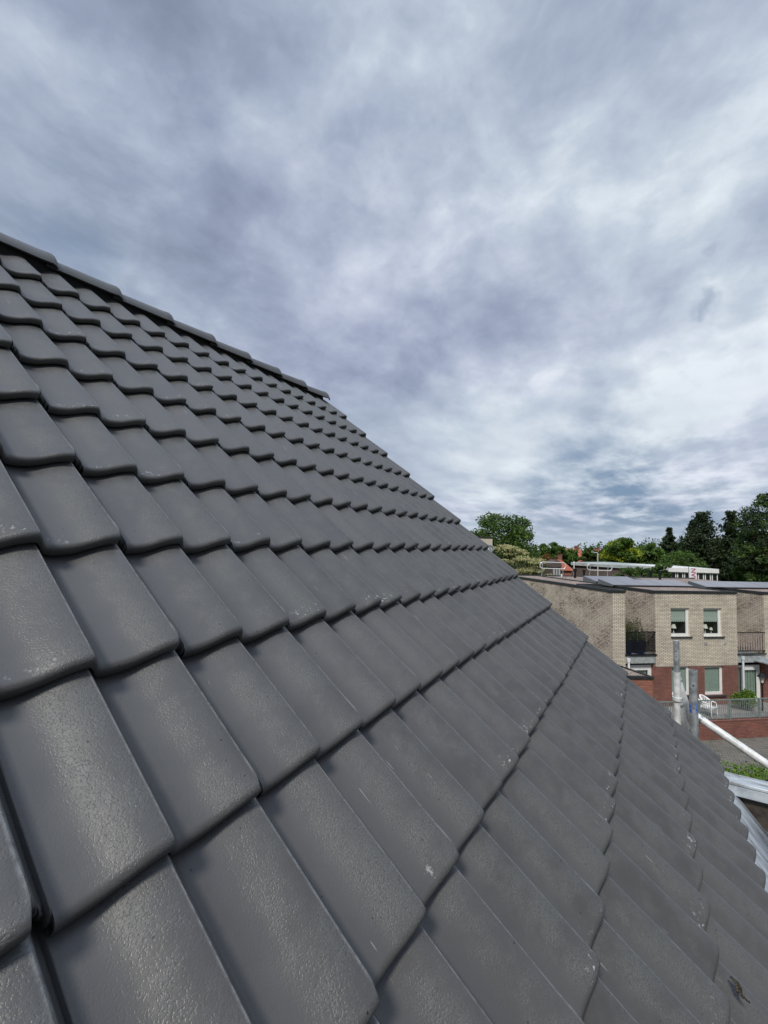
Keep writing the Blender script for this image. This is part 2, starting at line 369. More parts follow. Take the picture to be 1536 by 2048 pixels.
M['rail_alu'] = mat('bright_aluminium_rail', (.66, .68, .67), .35, metal=.3)
M['black'] = mat('black_metal', (.008, .009, .010), .65, spec=.25)
M['wood'] = mat('weathered_brown_wood', (.30, .25, .22), .8, noise_amt=.4, nscale=18)
M['darkwood'] = mat('dark_wet_wood', (.045, .036, .028), .75, noise_amt=.6, nscale=9, bump=.01, bscale=20)
M['bitumen'] = mat('grey_bitumen_sheet', (.13, .135, .16), .65, noise_amt=.12, nscale=4, bump=.002, bscale=160)
M['panel'] = mat('solar_cell_glass', (.14, .145, .175), .2, spec=.9)
M['panel_side'] = mat('grey_side_plate', (.16, .18, .19), .5, metal=.4)
M['plastic'] = mat('white_plastic', (.82, .83, .84), .35)
M['pvc'] = mat('pale_grey_pvc', (.60, .66, .68), .4)
M['bluepot'] = mat('blue_glazed_pot', (.02, .03, .09), .3)
M['shade'] = mat('cream_lampshade', (.75, .73, .68), .8)
M['redroof'] = brick_mat('orange_roof_tiles', (.42, .13, .07), (.33, .10, .06), (.2, .07, .05), bw=.25, bh=.33, ms=.02)
M['bark'] = mat('bark', (.07, .055, .04), .9, noise_amt=.4, nscale=12)
M['leaf_dark'] = leaf_mat('dark_green_leaves', (.032, .062, .017), (.065, .120, .030), (.11, .18, .042))
M['leaf_mid'] = leaf_mat('mid_green_leaves', (.040, .085, .016), (.080, .155, .030), (.12, .21, .045))
M['leaf_yel'] = leaf_mat('yellow_green_leaves', (.16, .21, .015), (.28, .35, .03), (.38, .45, .06))
M['leaf_var'] = leaf_mat('cream_variegated_leaves', (.14, .16, .05), (.45, .45, .24), (.62, .60, .40))
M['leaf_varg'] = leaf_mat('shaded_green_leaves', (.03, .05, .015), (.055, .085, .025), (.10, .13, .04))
M['leaf_con'] = leaf_mat('conifer_needles', (.016, .030, .016), (.028, .050, .022), (.050, .078, .030), .15)
M['leaf_hedge'] = leaf_mat('hedge_leaves', (.05, .11, .015), (.11, .22, .025), (.22, .32, .06))
M['leaf_ivy'] = leaf_mat('olive_shrub_leaves', (.04, .055, .02), (.08, .10, .035), (.13, .14, .06))
M['leaf_orange'] = leaf_mat('rusty_leaves', (.12, .08, .03), (.25, .12, .05), (.10, .14, .04))

def lead_mat():
    m = mat('weathered_lead', (.40, .45, .48), .5, metal=.25); t = m.node_tree; p = t.nodes['Principled BSDF']
    c = N(t, 'ShaderNodeTexCoord'); mp = N(t, 'ShaderNodeMapping'); L(t, c.outputs['Object'], mp.inputs[0]); mp.inputs['Scale'].default_value = (6, 22, 6)
    n = N(t, 'ShaderNodeTexNoise'); L(t, mp.outputs[0], n.inputs['Vector']); n.inputs['Scale'].default_value = 1.; n.inputs['Detail'].default_value = 8; n.inputs['Roughness'].default_value = .7
    k = ramp(t, n.outputs[0], [(.32, (.16, .14, .13)), (.45, (.36, .40, .43)), (.58, (.50, .56, .60)), (.72, (.66, .68, .66))])
    L(t, k, p.inputs['Base Color'])
    b = N(t, 'ShaderNodeBump'); b.inputs['Distance'].default_value = .006; L(t, n.outputs[0], b.inputs['Height']); L(t, b.outputs[0], p.inputs['Normal'])
    return m
M['lead'] = lead_mat()

# ================================================================== the tiled roof we stand on
WV, G, AL = 0.15, 0.29981, 0.7076
OX, OY, OZ = 0.3521, 0.2521, -1.2193
NW = 20
TH = 0.030
Sv = Vector((-math.cos(AL), 0, math.sin(AL))); Nv = Vector((math.sin(AL), 0, math.cos(AL))); Yv = Vector((0, 1, 0))
def RP(i, j, h=0.): return Vector((OX, OY, OZ)) + Yv*(i*WV) + Sv*(j*G) + Nv*h
GZ_STREET, GZ_TERR = -8.6, -7.8
house = empty('tiled_house', (0, 0, GZ_STREET))
tag(house, 'house with a pitched roof of new dark grey double-wave tiles filling the foreground', 'house')
HO = Vector((0, 0, GZ_STREET))

PR = [(-.07, .012), (0, .0012), (.07, .0), (.20, .0016), (.33, .0074), (.47, .0178), (.60, .0272), (.71, .0322), (.795, .0338), (.840, .0318), (.878, .0195), (.925, .0055), (1.0, .0012), (1.07, .0)]
def prof(u):
    u = u - math.floor(u) if u < 2 else 1.0
    for k in range(1, len(PR)-2):
        if PR[k][0] <= u <= PR[k+1][0]:
            (x0, y0), (x1, y1), (x2, y2), (x3, y3) = PR[k-1:k+3]
            t = (u-x1)/(x2-x1); m1 = (y2-y0)/(x2-x0)*(x2-x1); m2 = (y3-y1)/(x3-x1)*(x2-x1)
            return (2*t**3-3*t*t+1)*y1 + (t**3-2*t*t+t)*m1 + (-2*t**3+3*t*t)*y2 + (t**3-t*t)*m2
    return 0.
def tile_mesh(seed, verge=False):
    rnd = random.Random(seed)
    us = []
    n = 44
    us = [2.0*k/n for k in range(n)] + [1.80, 1.83, 1.86, 1.89, 1.92, 1.955, 1.962, 1.972, 1.98, 1.990, 1.995, 1.9995]
    us = sorted(set(round(u, 4) for u in us if u < 2))
    rx, rz = .014, .0115
    path = [(.060, -TH+.0045, 0), (.008, -TH+.0045, 0), (.002, -TH+.0052, 0), (.0, -TH+.008, 0), (.0, -rz, 0)]
    for k in range(1, 8):
        a = math.pi/2*k/7; path.append((rx-rx*math.cos(a), -rz+rz*math.sin(a), 0))
    for s in (.030, .040, .055, .075, .11, .16, .21, .26, .30, .34, .40): path.append((s, 0, 0))
    V = []; UV = []; Fc = []
    jag = [rnd.uniform(-.0035, .0035) for _ in us]
    for c, u in enumerate(us):
        h = prof(u)
        rib = .0042*max(0, 1-abs(u-1.972)/.014) + (-.0030 if 1.93 < u < 1.957 else 0)
        cut = 0.
        if u > 1.80 and not verge:
            e = min(1, (u-1.80)/.03); cut = .019*e + jag[c]*1.4*e
            if u > 1.955: cut = .006+jag[c]*.4
        for (s, z, q) in path:
            fade = max(0, 1-s/.08)
            ss = s + cut*fade
            top = z > -.006
            lipw = 1.0
            zz_ = z
            if cut > .006 and s < .06: zz_ = z*(.75)
            zt = h + TH*(1-s/G) + zz_ + (rib if top else 0)
            V.append((-ss, u*WV, zt)); UV.append((u, s))
    P = len(path)
    for c in range(len(us)-1):
        for k in range(P-1):
            a = c*P+k; Fc.append((a, a+P, a+P+1, a+1))
    # right-hand edge skirt
    c = len(us)-1; b0 = len(V)
    for k in range(4, P):
        x, y, z = V[c*P+k]; V.append((x, y+.0006, z-(.045 if verge else .006))); UV.append((us[c], path[k][0]))
    for k in range(4, P-1):
        a = c*P+k; q = b0+k-4; Fc.append((a, q, q+1, a+1))
    # left-hand edge skirt
    b1 = len(V)
    for k in range(4, P):
        x, y, z = V[k]; V.append((x, y, z-.006)); UV.append((0, path[k][0]))
    for k in range(4, P-1):
        q = b1+k-4; Fc.append((k, k+1, q+1, q))
    me = bpy.data.meshes.new('roof_tile'); me.from_pydata(V, [], Fc); me.update()
    uv = me.uv_layers.new(name='UVMap')
    for l in me.loops: uv.data[l.index].uv = UV[l.vertex_index]
    me.polygons.foreach_set('use_smooth', [True]*len(me.polygons)); me.set_sharp_from_angle(angle=R(50))
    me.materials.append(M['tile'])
    return me
tmeshes = [tile_mesh(s) for s in range(6)]; vmeshes = [tile_mesh(90+s, True) for s in range(3)]
cands = []
for j in range(0, 13):
    for k in range(-8, 10):
        i0 = 2*k
        c = RP(i0+1, j+.5, .02)
        z = c.dot(fw); vis = 0; 
        if z > .15:
            X = 768+F_PX*c.dot(rt)/z; Y = 1024-F_PX*c.dot(up)/z
            if -260 < X < 1800 and -100 < Y < 2300: vis = 1/(c.length**2)*max(.05, -c.normalized().dot(Nv))
        cands.append((vis, j, k))
cands.sort(key=lambda q: -q[0])
near = cands[:100]; rest = cands[100:]
def place(me, j, k):
    rnd = random.Random(j*131+k*17)
    o = bpy.data.objects.new('roof_tile', me)
    o.location = RP(2*k, j) - HO + Yv*rnd.uniform(-.0012, .0012) + Sv*rnd.uniform(-.0035, .0035)
    o.rotation_euler = (AL+rnd.uniform(-.004, .003), rnd.uniform(-.002, .002)*0, 0)
    o.rotation_euler = (0, AL+rnd.uniform(-.004, .003), rnd.uniform(-.004, .004))
    return o
for v_, j, k in near:
    me = random.choice(vmeshes if k == 9 else tmeshes)
    o = place(me, j, k); col.objects.link(o); o.parent = house
def join_tiles(lst, name):
    bm = bmesh.new()
    for v_, j, k in lst:
        me = random.choice(vmeshes if k == 9 else tmeshes).copy(); o = place(me, j, k)
        me.transform(Matrix.LocRotScale(o.location, o.rotation_euler, None)); bm.from_mesh(me)
        bpy.data.meshes.remove(me)
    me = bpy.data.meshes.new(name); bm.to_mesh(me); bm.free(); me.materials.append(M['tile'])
    o = link(name, me, house); o['kind'] = 'stuff'; return o
join_tiles(rest, 'distant_roof_tiles')

# underlay just beneath the tiles, gable wall, back slope
mb = MB(); a0, a1 = -16.5, 19.7
mb.quad(RP(a0, -.05, -.030)-HO, RP(a1, -.05, -.030)-HO, RP(a1, 13.2, -.030)-HO, RP(a0, 13.2, -.030)-HO)
top = RP(0, 13.25, .0); XR = top.x; ZR = top.z
mb.build('underlay', M['tile_under'], house)
mb = MB(); eav = RP(0, -.05, -.03); yv0 = OY-16.5*WV; yv1 = OY+19.6*WV
zb = .0
def HH(x, y, z): return (x, y, z-GZ_STREET)
# gable end, eaves wall, rear wall as one brick shell
pts = [(eav.x-.12, GZ_STREET), (eav.x-.12, eav.z-.02), (XR, ZR-.10), (2*XR-eav.x+.12, eav.z-.02), (2*XR-eav.x+.12, GZ_STREET)]
vs = [HH(x, yv1, z) for x, z in pts] + [HH(x, yv0, z) for x, z in pts]
mb.add(vs, [(4, 3, 2, 1, 0), (5, 6, 7, 8, 9), (0, 1, 6, 5), (3, 4, 9, 8)])
mb.build('wall', M['orange_brick'], house)
mb = MB()
mb.add([HH(XR, yv0, ZR-.02), HH(XR, yv1+.05, ZR-.02), HH(2*XR-eav.x, yv1+.05, eav.z), HH(2*XR-eav.x, yv0, eav.z),
        HH(XR, yv0, ZR-.05), HH(XR, yv1+.05, ZR-.05), HH(2*XR-eav.x, yv1+.05, eav.z-.03), HH(2*XR-eav.x, yv0, eav.z-.03)], [(0, 1, 2, 3), (7, 6, 5, 4), (1, 5, 6, 2), (0, 3, 7, 4), (3, 2, 6, 7)])
mb.build('rear_slope', M['tile'], house)

# ridge tiles: trapezoid-arched, each far end lapping over the next
def ridge_mesh():
    sec = [(-.112, -.026), (-.108, -.014), (-.096, .012), (-.078, .034), (-.055, .046), (-.025, .051), (0, .052), (.025, .051), (.055, .046), (.078, .034), (.096, .012), (.108, -.014), (.112, -.026)]
    th = .012; V = []; Fc = []
    ys = [(0, .84, -.016), (.10, .90, -.010), (.30, 1.0, .0), (.345, 1.03, .005), (.362, 1.0, .001), (.374, .93, -.008)]
    ns = len(sec)
    for (y, sc_, dz) in ys:
        for (x, z) in sec: V.append((x*sc_, y, z*sc_+dz))
    for (y, sc_, dz) in reversed(ys[:]):
        for (x, z) in sec: V.append((x*sc_*(1-th/.12), min(y, .372), (z*sc_)*(1-th/.10)+dz-.006))
    R_ = len(ys)*2
    for r in range(R_-1):
        for c in range(ns-1):
            a = r*ns+c; Fc.append((a, a+1, a+ns+1, a+ns))
    for r in range(len(ys)):
        r2 = R_-1-r
        if r+1 < len(ys):
            Fc.append((r*ns, (r+1)*ns, (r2-1)*ns, r2*ns)); Fc.append((r*ns+ns-1, r2*ns+ns-1, (r2-1)*ns+ns-1, (r+1)*ns+ns-1))
    me = bpy.data.meshes.new('ridge_tile'); me.from_pydata(V, [], Fc); me.update()
    bm = bmesh.new(); bm.from_mesh(me); bmesh.ops.recalc_face_normals(bm, faces=bm.faces); bm.to_mesh(me); bm.free()
    uv = me.uv_layers.new(name='UVMap')
    for l in me.loops:
        c = me.vertices[l.vertex_index].co; uv.data[l.index].uv = (.3+c.x, .1+c.y*.3)
    me.polygons.foreach_set('use_smooth', [True]*len(me.polygons)); me.set_sharp_from_angle(angle=R(45)); me.materials.append(M['tile'])
    return me
rm = ridge_mesh()
yend = OY+NW*WV-.012
RZ = ZR+.024
for q in range(15):
    o = bpy.data.objects.new('ridge_tile', rm); col.objects.link(o); o.parent = house
    o.location = Vector((XR+random.uniform(-.002, .002), yend-.372-q*.325, RZ)) - HO
    o.rotation_euler = (0, random.uniform(-.01, .01), random.uniform(-.004, .004))
mb = MB(); mb.box((XR-.075, yv0, ZR-.12-GZ_STREET), (XR+.075, yv1-.02, ZR+.022-GZ_STREET)); mb.build('ridge_batten', M['tile_under'], house)

# lead apron following the waves below the eaves
mb = MB(); cols = []
ts = [k*.1 for k in range(-60, 201)]
Gd = Vector((1, 0, 0))
for t_ in ts:
    h = prof(t_ % 1.0)
    nz_ = noise.noise(Vector((t_*1.7, 0, 0)))*.008
    p0 = RP(t_, .12, h*.8-.012); p1 = RP(t_, -.03, h*.75-.016); p2 = Vector((.435+nz_*.5, OY+t_*WV, -1.325+h*.3)); 
    e = Vector((.575+nz_*1.5+.006*math.sin(t_*2.1), OY+t_*WV, -1.488))
    p3 = Vector((e.x, e.y, e.z+.0)); 
    cols.append([p0, p1, p2, p3])
for a, b in zip(cols, cols[1:]):
    for k in range(3): mb.quad(a[k]-HO, a[k+1]-HO, b[k+1]-HO, b[k]-HO)
bm = bmesh.new()
o = mb.build('lead_flashing', M['lead'], house, smooth=False)
bm.from_mesh(o.data); bmesh.ops.remove_doubles(bm, verts=bm.verts, dist=1e-5); bm.to_mesh(o.data); bm.free()
o.data.polygons.foreach_set('use_smooth', [True]*len(o.data.polygons))
sm_ = o.modifiers.new('thick', 'SOLIDIFY'); sm_.thickness = .003

# lower flat roof beyond the eaves, with its capped upstand at the gable end
ZF = -1.497; XF = .44
mb = MB(); mb.box((XF, OY-1.5, ZF-.12-GZ_STREET), (XF+2.4, yv1+.02, ZF-GZ_STREET)); mb.build('flat_roof', M['bitumen'], house)
mb = MB(); mb.box((XF+.02, yv1-.005, ZF-.6-GZ_STREET), (XF+2.4, yv1+.04, ZF+.215-GZ_STREET)); mb.build('upstand', M['darkwood'], house)
mb = MB(); mb.box((XF-.06, yv1-.05, ZF+.217-GZ_STREET), (XF+2.4, yv1+.07, ZF+.235-GZ_STREET)); mb.box((XF-.03, yv1-.045, ZF+.16-GZ_STREET), (XF+2.4, yv1-.008, ZF+.2165-GZ_STREET))
mb.build('zinc_capping', M['lead'], house, bevel=.004)

# withered leaf lying in a trough low on the roof
def on_roof(px, py, h=0.):
    v = W(px, py, 1); p0 = RP(0, 0, h); return v*(p0.dot(Nv)/v.dot(Nv))
c0 = on_roof(1458, 1958, .048); c1 = on_roof(1487, 2002, .052)
mb = MB(); rnd = random.Random(3)
ax = (c1-c0); ln = ax.length; ax.normalize(); bx = Nv.cross(ax)
prev = None
for k in range(11):
    t_ = k/10; wd = .013*math.sin(math.pi*min(1, t_*1.25+.06))**.7 if t_ < .75 else .006
    c = ax*(t_*ln*1.15) + Nv*(.004+.004*math.sin(t_*7))
    row = [c-bx*wd+Nv*(.004*rnd.random()), c-bx*wd*.4+Nv*(.004+.003*rnd.random()), c+bx*wd*.5+Nv*.005*rnd.random(), c+bx*wd+Nv*(.003*rnd.random())]
    if prev: mb.add(prev+row, [(0, 1, 5, 4), (1, 2, 6, 5), (2, 3, 7, 6)])
    prev = row
lf = mb.build('dead_leaf', mat('withered_brown_leaf', (.030, .022, .010), .6, noise_amt=.9, nscale=120), None, loc=c0)
lf.data.polygons.foreach_set('use_smooth', [True]*len(lf.data.polygons)); q = lf.modifiers.new('t', 'SOLIDIFY'); q.thickness = .0015
tag(lf, 'small withered brown leaf curled up on the dark roof tiles', 'leaf')

# ================================================================== ground
def cobble():
    m = brick_mat('grey_cobbles', (.20, .19, .17), (.13, .125, .115), (.055, .055, .045), bw=.22, bh=.11, ms=.012, stain=.3, stain_col=(.07, .08, .05))
    return m
mb = MB(); mb.box((-600, -300, GZ_STREET-.3), (900, 1300, GZ_STREET)); 
tag(mb.build('ground', mat('green_ground', (.06, .075, .035), .95, noise_amt=.4, nscale=.3)), kind='structure')

# building frame
d0 = 22.0; A1 = R(9.75); A2 = R(17)
rth = Vector((rt0.x, rt0.y, 0)); fwh = Vector((fw.x, fw.y, 0)).normalized()
e1 = rth*math.cos(A1) + fwh*math.sin(A1); e2 = -rth*math.sin(A2) + fwh*math.cos(A2)
Q = W(1310, 1186, d0); Qg = Vector((Q.x, Q.y, 0))
def B(a, b, z): return Qg + e1*a + e2*b + Vector((0, 0, z))
nf = Vector((-e1.y, e1.x, 0))
def FZ(px, py, b=0.):
    """(a, z) on the facade plane shifted back by b"""
    v = W(px, py, 1); p0 = Qg + e2*b; k = p0.dot(nf)/v.dot(nf); p = v*k
    r = p-p0; return r.dot(e1), p.z
ZT = FZ(1392, 1187)[1]           # underside of roof trim
ZS = FZ(1392, 1332)[1]           # storey break
print('facade', ZT, ZS, FZ(1474, 1187), FZ(1392, 1412))

mb = MB()
def flat(m, P, z): m.quad(*[(p.x, p.y, z) for p in P])
flat(mb, [B(-30, -9, 0), B(40, -9, 0), B(40, -1.9, 0), B(-30, -1.9, 0)], GZ_STREET+.006)
o = mb.build('cobbled_street', cobble()); tag(o, kind='structure')

# ------------------------------------------------------------------ row houses
class BB(MB):
    """collector in building coordinates (a right, b back, z up), UV measured along the walls"""
    def bbox(s, a0, a1_, b0, b1, z0, z1): s.box((a0, b0, z0), (a1_, b1, z1))
    def bbuild(s, name, mt, parent, origin=(0, 0, 0), **kw):
        o = s.build(name, mt, parent, **kw)
        me = o.data; oz = Vector(origin)
        for v in me.vertices:
            p = B(v.co.x, v.co.y, v.co.z); v.co = p-oz
        me.update(); return o
def wall_with_holes(m, a0, a1_, b, z0, z1, holes, depth=.12):
    """front wall face at b with rectangular openings, reveals going back"""
    xs = sorted({a0, a1_, *[h[0] for h in holes], *[h[1] for h in holes]}); zs = sorted({z0, z1, *[h[2] for h in holes], *[h[3] for h in holes]})
    for x0, x1 in zip(xs, xs[1:]):
        for q0, q1 in zip(zs, zs[1:]):
            cx_, cz = (x0+x1)/2, (q0+q1)/2
            if any(h[0] < cx_ < h[1] and h[2] < cz < h[3] for h in holes): continue
            m.quad((x0, b, q0), (x1, b, q0), (x1, b, q1), (x0, b, q1))
    for (h0, h1, g0, g1) in holes:
        m.quad((h0, b, g0), (h0, b, g1), (h0, b+depth, g1), (h0, b+depth, g0))
        m.quad((h1, b, g1), (h1, b, g0), (h1, b+depth, g0), (h1, b+depth, g1))
        m.quad((h0, b, g1), (h1, b, g1), (h1, b+depth, g1), (h0, b+depth, g1))
        m.quad((h0, b, g0), (h0, b+depth, g0), (h1, b+depth, g0), (h1, b, g0))
def window(root, org, h, b, kind='blind', lamps=0):
    a0, a1_, z0, z1 = h; fr = .085; m = BB(); d = b+.085
    m.bbox(a0, a0+fr, d, d+.05, z0, z1); m.bbox(a1_-fr-.04, a1_, d, d+.05, z0, z1); m.bbox(a0+fr, a1_-fr-.04, d, d+.05, z0, z0+fr+.05); m.bbox(a0+fr, a1_-fr-.04, d, d+.05, z1-fr, z1)
    w_ = m.bbuild('window', M['white'], root, org)
    x0, x1, y0, y1 = a0+fr, a1_-fr-.04, z0+fr+.05, z1-fr
    m = BB(); m.bbox(x0, x1, d+.6, d+.62, y0-.05, y1+.05); m.bbox(x0-.02, x0-.001, d+.052, d+.6, y0-.05, y1); m.bbox(x1+.001, x1+.02, d+.052, d+.6, y0-.05, y1); m.bbox(x0, x1, d+.052, d+.6, y0-.04, y0-.001)
    m.bbuild('dark_interior', M['room'], w_, org)
    gm = BB(); gm.quad((x0, d+.02, y0), (x1, d+.02, y0), (x1, d+.02, y1), (x0, d+.02, y1)); g = gm.bbuild('glass', M['clear'], w_, org)
    if kind == 'blind':
        m = BB(); zb_ = y1-(y1-y0)*.48
        m.bbox(x0+.01, x1-.01, d+.06, d+.064, zb_, y1)
        n = 7; st = (x1-x0-.02)/n
        for k in range(n):
            xa = x0+.01+k*st; seg = [(xa, d+.062, zb_+.002)] + [(xa+st*(.5-.5*math.cos(math.pi*q/6)), d+.062, zb_-.055*math.sin(math.pi*q/6)) for q in range(1, 6)] + [(xa+st, d+.062, zb_+.002)]
            m.quad(*seg)
        m.bbuild('blind', M['blind'], w_, org)
        m = BB(); 
        for zz_ in (.09, .16): m.bbox(x0+.01, x1-.01, d+.056, d+.0595, zb_+zz_, zb_+zz_+.012)
        m.bbuild('blind_band', M['shade'], w_, org)
    else:
        m = BB(); n = 26; 
        for k in range(n):
            xa = x0+.005+(x1-x0-.01)*k/n; xb = x0+.005+(x1-x0-.01)*(k+1)/n
            m.bbox(xa, xb, d+.06+.012*(k % 2), d+.068+.012*(k % 2), y0, y1)
        m.bbuild('curtain', M['curtain'], w_, org)
    return w_, (x0, x1, d, y0, y1)
def clear_glass():
    m = bpy.data.materials.new('clear_glass'); m.use_nodes = True; t = m.node_tree; t.nodes.remove(t.nodes['Principled BSDF'])
    g = N(t, 'ShaderNodeBsdfGlossy'); g.inputs['Roughness'].default_value = .02; tr = N(t, 'ShaderNodeBsdfTransparent'); tr.inputs[0].default_value = (.85, .9, .87, 1)
    fr = N(t, 'ShaderNodeLayerWeight'); fr.inputs[0].default_value = .12; mx = N(t, 'ShaderNodeMixShader')
    L(t, fr.outputs[1], mx.inputs[0]); L(t, tr.outputs[0], mx.inputs[1]); L(t, g.outputs[0], mx.inputs[2]); L(t, mx.outputs[0], t.nodes['Material Output'].inputs[0])
    return m
M['clear'] = clear_glass()

DEPTH = 9.6; RD = 3.2      # house depth, recess depth
RG = 'two-storey row houses of cream brick'
def row_house(a0, a1_, label, holes_u=(), holes_l=(), recess=True):
    org = B(a0, 0, GZ_TERR); root = empty('row_house', org); tag(root, label, 'house', RG)
    if True:
        m = BB(); wall_with_holes(m, a0, a1_, 0, ZS, ZT, holes_u); m.bbuild('upper_wall', M['cream_brick'], root, org)
        m = BB(); m.quad((a0, DEPTH, ZS), (a0, 0, ZS), (a0, 0, ZT), (a0, DEPTH, ZT)); m.quad((a1_, 0, ZS), (a1_, RD, ZS), (a1_, RD, ZT), (a1_, 0, ZT)); m.quad((a1_, RD, ZS), (a1_+1.75, RD, ZS), (a1_+1.75, RD, ZT), (a1_, RD, ZT))
        m.quad((a1_+1.75, DEPTH, ZS), (a0, DEPTH, ZS), (a0, DEPTH, ZT), (a1_+1.75, DEPTH, ZT))
        m.bbuild('side_wall', M['dirty_brick'], root, org)
        m = BB(); wall_with_holes(m, a0, a1_, 0.012, GZ_TERR-1, ZS-.002, holes_l); m.quad((a0, DEPTH, GZ_TERR-1), (a0, 0.012, GZ_TERR-1), (a0, 0.012, ZS), (a0, DEPTH, ZS))
        m.quad((a1_, .012, GZ_TERR-1), (a1_, 1.3, GZ_TERR-1), (a1_, 1.3, ZS), (a1_, .012, ZS))
        m.bbuild('lower_wall', M['red_brick'], root, org)
    # roof deck with gravel, trim round it
    m = BB(); m.bbox(a0+.02, a1_-.0, .05, DEPTH, ZT-.1, ZT+.07); m.bbox(a1_, a1_+1.75-.02, RD+.02, DEPTH, ZT-.1, ZT+.07)
    m.bbuild('gravel_roof', M['gravel'], root, org)
    m = BB(); t0, t1 = ZT, ZT+.13; k = .09
    m.bbox(a0-.04, a1_+.02, -.04, k, t0, t1); m.bbox(a0-.04, a0+k, k, DEPTH, t0, t1-.002); m.bbox(a1_-k, a1_+.02, k, RD, t0, t1-.002); m.bbox(a1_-k, a1_+1.75-.06, RD-.03, RD+k, t0, t1); m.bbox(a0, a1_+1.75, DEPTH, DEPTH+.12, t0, t1+.01)
    m.bbuild('roof_trim', M['trim'], root, org, bevel=0)
    return root, org
aR = FZ(1474, 1250)[0]; aL = FZ(1250.5, 1250)[0]; aLL = FZ(1226, 1250)[0]; aR2 = FZ(1529, 1250)[0]
print('a', aLL, aL, aR, aR2)
def hole(x0, x1, y0, y1):
    xm = (x0+x1)/2; ym = (y0+y1)/2
    return (FZ(x0, ym)[0], FZ(x1, ym)[0], FZ(xm, y1)[1], FZ(xm, y0)[1])
hu = [hole(1342, 1379.5, 1216, 1273), hole(1407, 1444, 1216.5, 1273)]
hl = [hole(1344, 1381, 1333, 1391), hole(1410, 1448, 1333, 1390)]
left, lo = row_house(aLL, aL, 'cream brick house end with long stained blank side wall, nearest the roof edge')
mid, mo = row_house(0, aR, 'cream brick house with two upper windows with scalloped sage blinds', hu, hl)
rgt, ro = row_house(aR2, aR2+aR, 'cream brick house at the right picture edge beyond the brown slatted balcony')
lamps_at = []
for n_, h in enumerate(hu):
    w_, inner = window(mid, mo, h, 0, 'blind'); lamps_at.append(inner)
for h in hl: window(mid, mo, h, .012, 'curtain')
for h in hu+hl:
    m = BB(); m.bbox(h[0]-.02, h[1]+.09, -.06, .085, h[2]-.075, h[2]-.001); m.bbuild('sill', M['sill'], mid, mo)
for h in hu:
    m = BB(); m.bbox(h[0]-.10, h[1]+.10, -.006, .03, h[3]+.002, h[3]+.13); m.bbuild('lintel', M['lintel'], mid, mo)
for px in (1411.5, 1450):
    a, z = FZ(px, 1286); m = MB(); p = B(a, 0, z)-Vector(mo); m.tube(p-nf*.035, p+nf*.02, .075, 12); m.build('vent_cap', M['concrete'], mid)
# table lamps on the window boards inside
def table_lamp(w4, fx, label, s=1.):
    x0, x1, d, y0, y1 = w4; p = B(x0+(x1-x0)*fx, d+.20, y0-.001)
    r = empty('table_lamp', p); tag(r, label, 'lamp', 'table lamps behind the upper windows')
    m = MB(); m.lathe((0, 0, 0), [(.05*s, 0), (.05*s, .015), (.016*s, .03), (.022*s, .10*s), (.012*s, .15*s), (.012*s, .27*s)], 10); m.build('lamp_base', M['shade'], r, smooth=True)
    m = MB(); m.lathe((0, 0, 0), [(.135*s, .24*s), (.07*s, .44*s)], 14); m.build('lamp_shade', M['shade'], r, smooth=True)
table_lamp(lamps_at[0], .40, 'white shaded table lamp in the left upper window of the cream house')
table_lamp(lamps_at[1], .36, 'white shaded table lamp at left in the right upper window')
table_lamp(lamps_at[1], .76, 'small white table lamp at right in the right upper window', .62)

# ------------------------------------------------------------------ balconies, doors in the recesses
def balcony(root, org, a0, a1_, px_y0, px_y1, slab0, slab1, mt, slat, gap, nm, rb=.0):
    xm = 768+1; cpx = 1280 if a1_ < 1 else 1500
    z1 = FZ(cpx, px_y0)[1]; z0 = FZ(cpx, px_y1)[1]; s1 = FZ(cpx, slab0)[1]; s0 = FZ(cpx, slab1)[1]
    m = BB(); m.bbox(a0+.02, a1_-.02, .02, RD, s0, s1); m.bbuild('balcony_slab', M['concrete'], root, org)
    m = BB(); m.bbox(a0+.01, a1_-.01, -.03, .03, z1-.04, z1); rl = m.bbuild('railing', mt, root, org)
    m = BB(); m.bbox(a0+.01, a1_-.01, -.02, .02, z0, z0+.04); m.bbuild('bottom_rail', mt, rl, org)
    m = BB(); m.bbox(a0-.03, a1_+.03, -.05, .05, s1+.003, s1+.06); m.bbuild('slab_edging', mt, root, org)
    x = a0+.05; m = BB()
    while x < a1_-.03:
        m.bbox(x, x+slat, -.012, .012, z0+.04, z1-.04); x += slat+gap
    m.bbuild('slats' if slat > .05 else 'bars', M['wood'] if slat > .05 else mt, rl, org)
    return z0, z1, s0, s1
bz = balcony(left, lo, aL, 0, 1263, 1303, 1311, 1327, M['black'], .028, .045, 'balcony_railing')
bz2 = balcony(mid, mo, aR, aR2, 1264, 1302, 1309, 1325, M['darkwood'], .08, .075, 'balcony_railing')
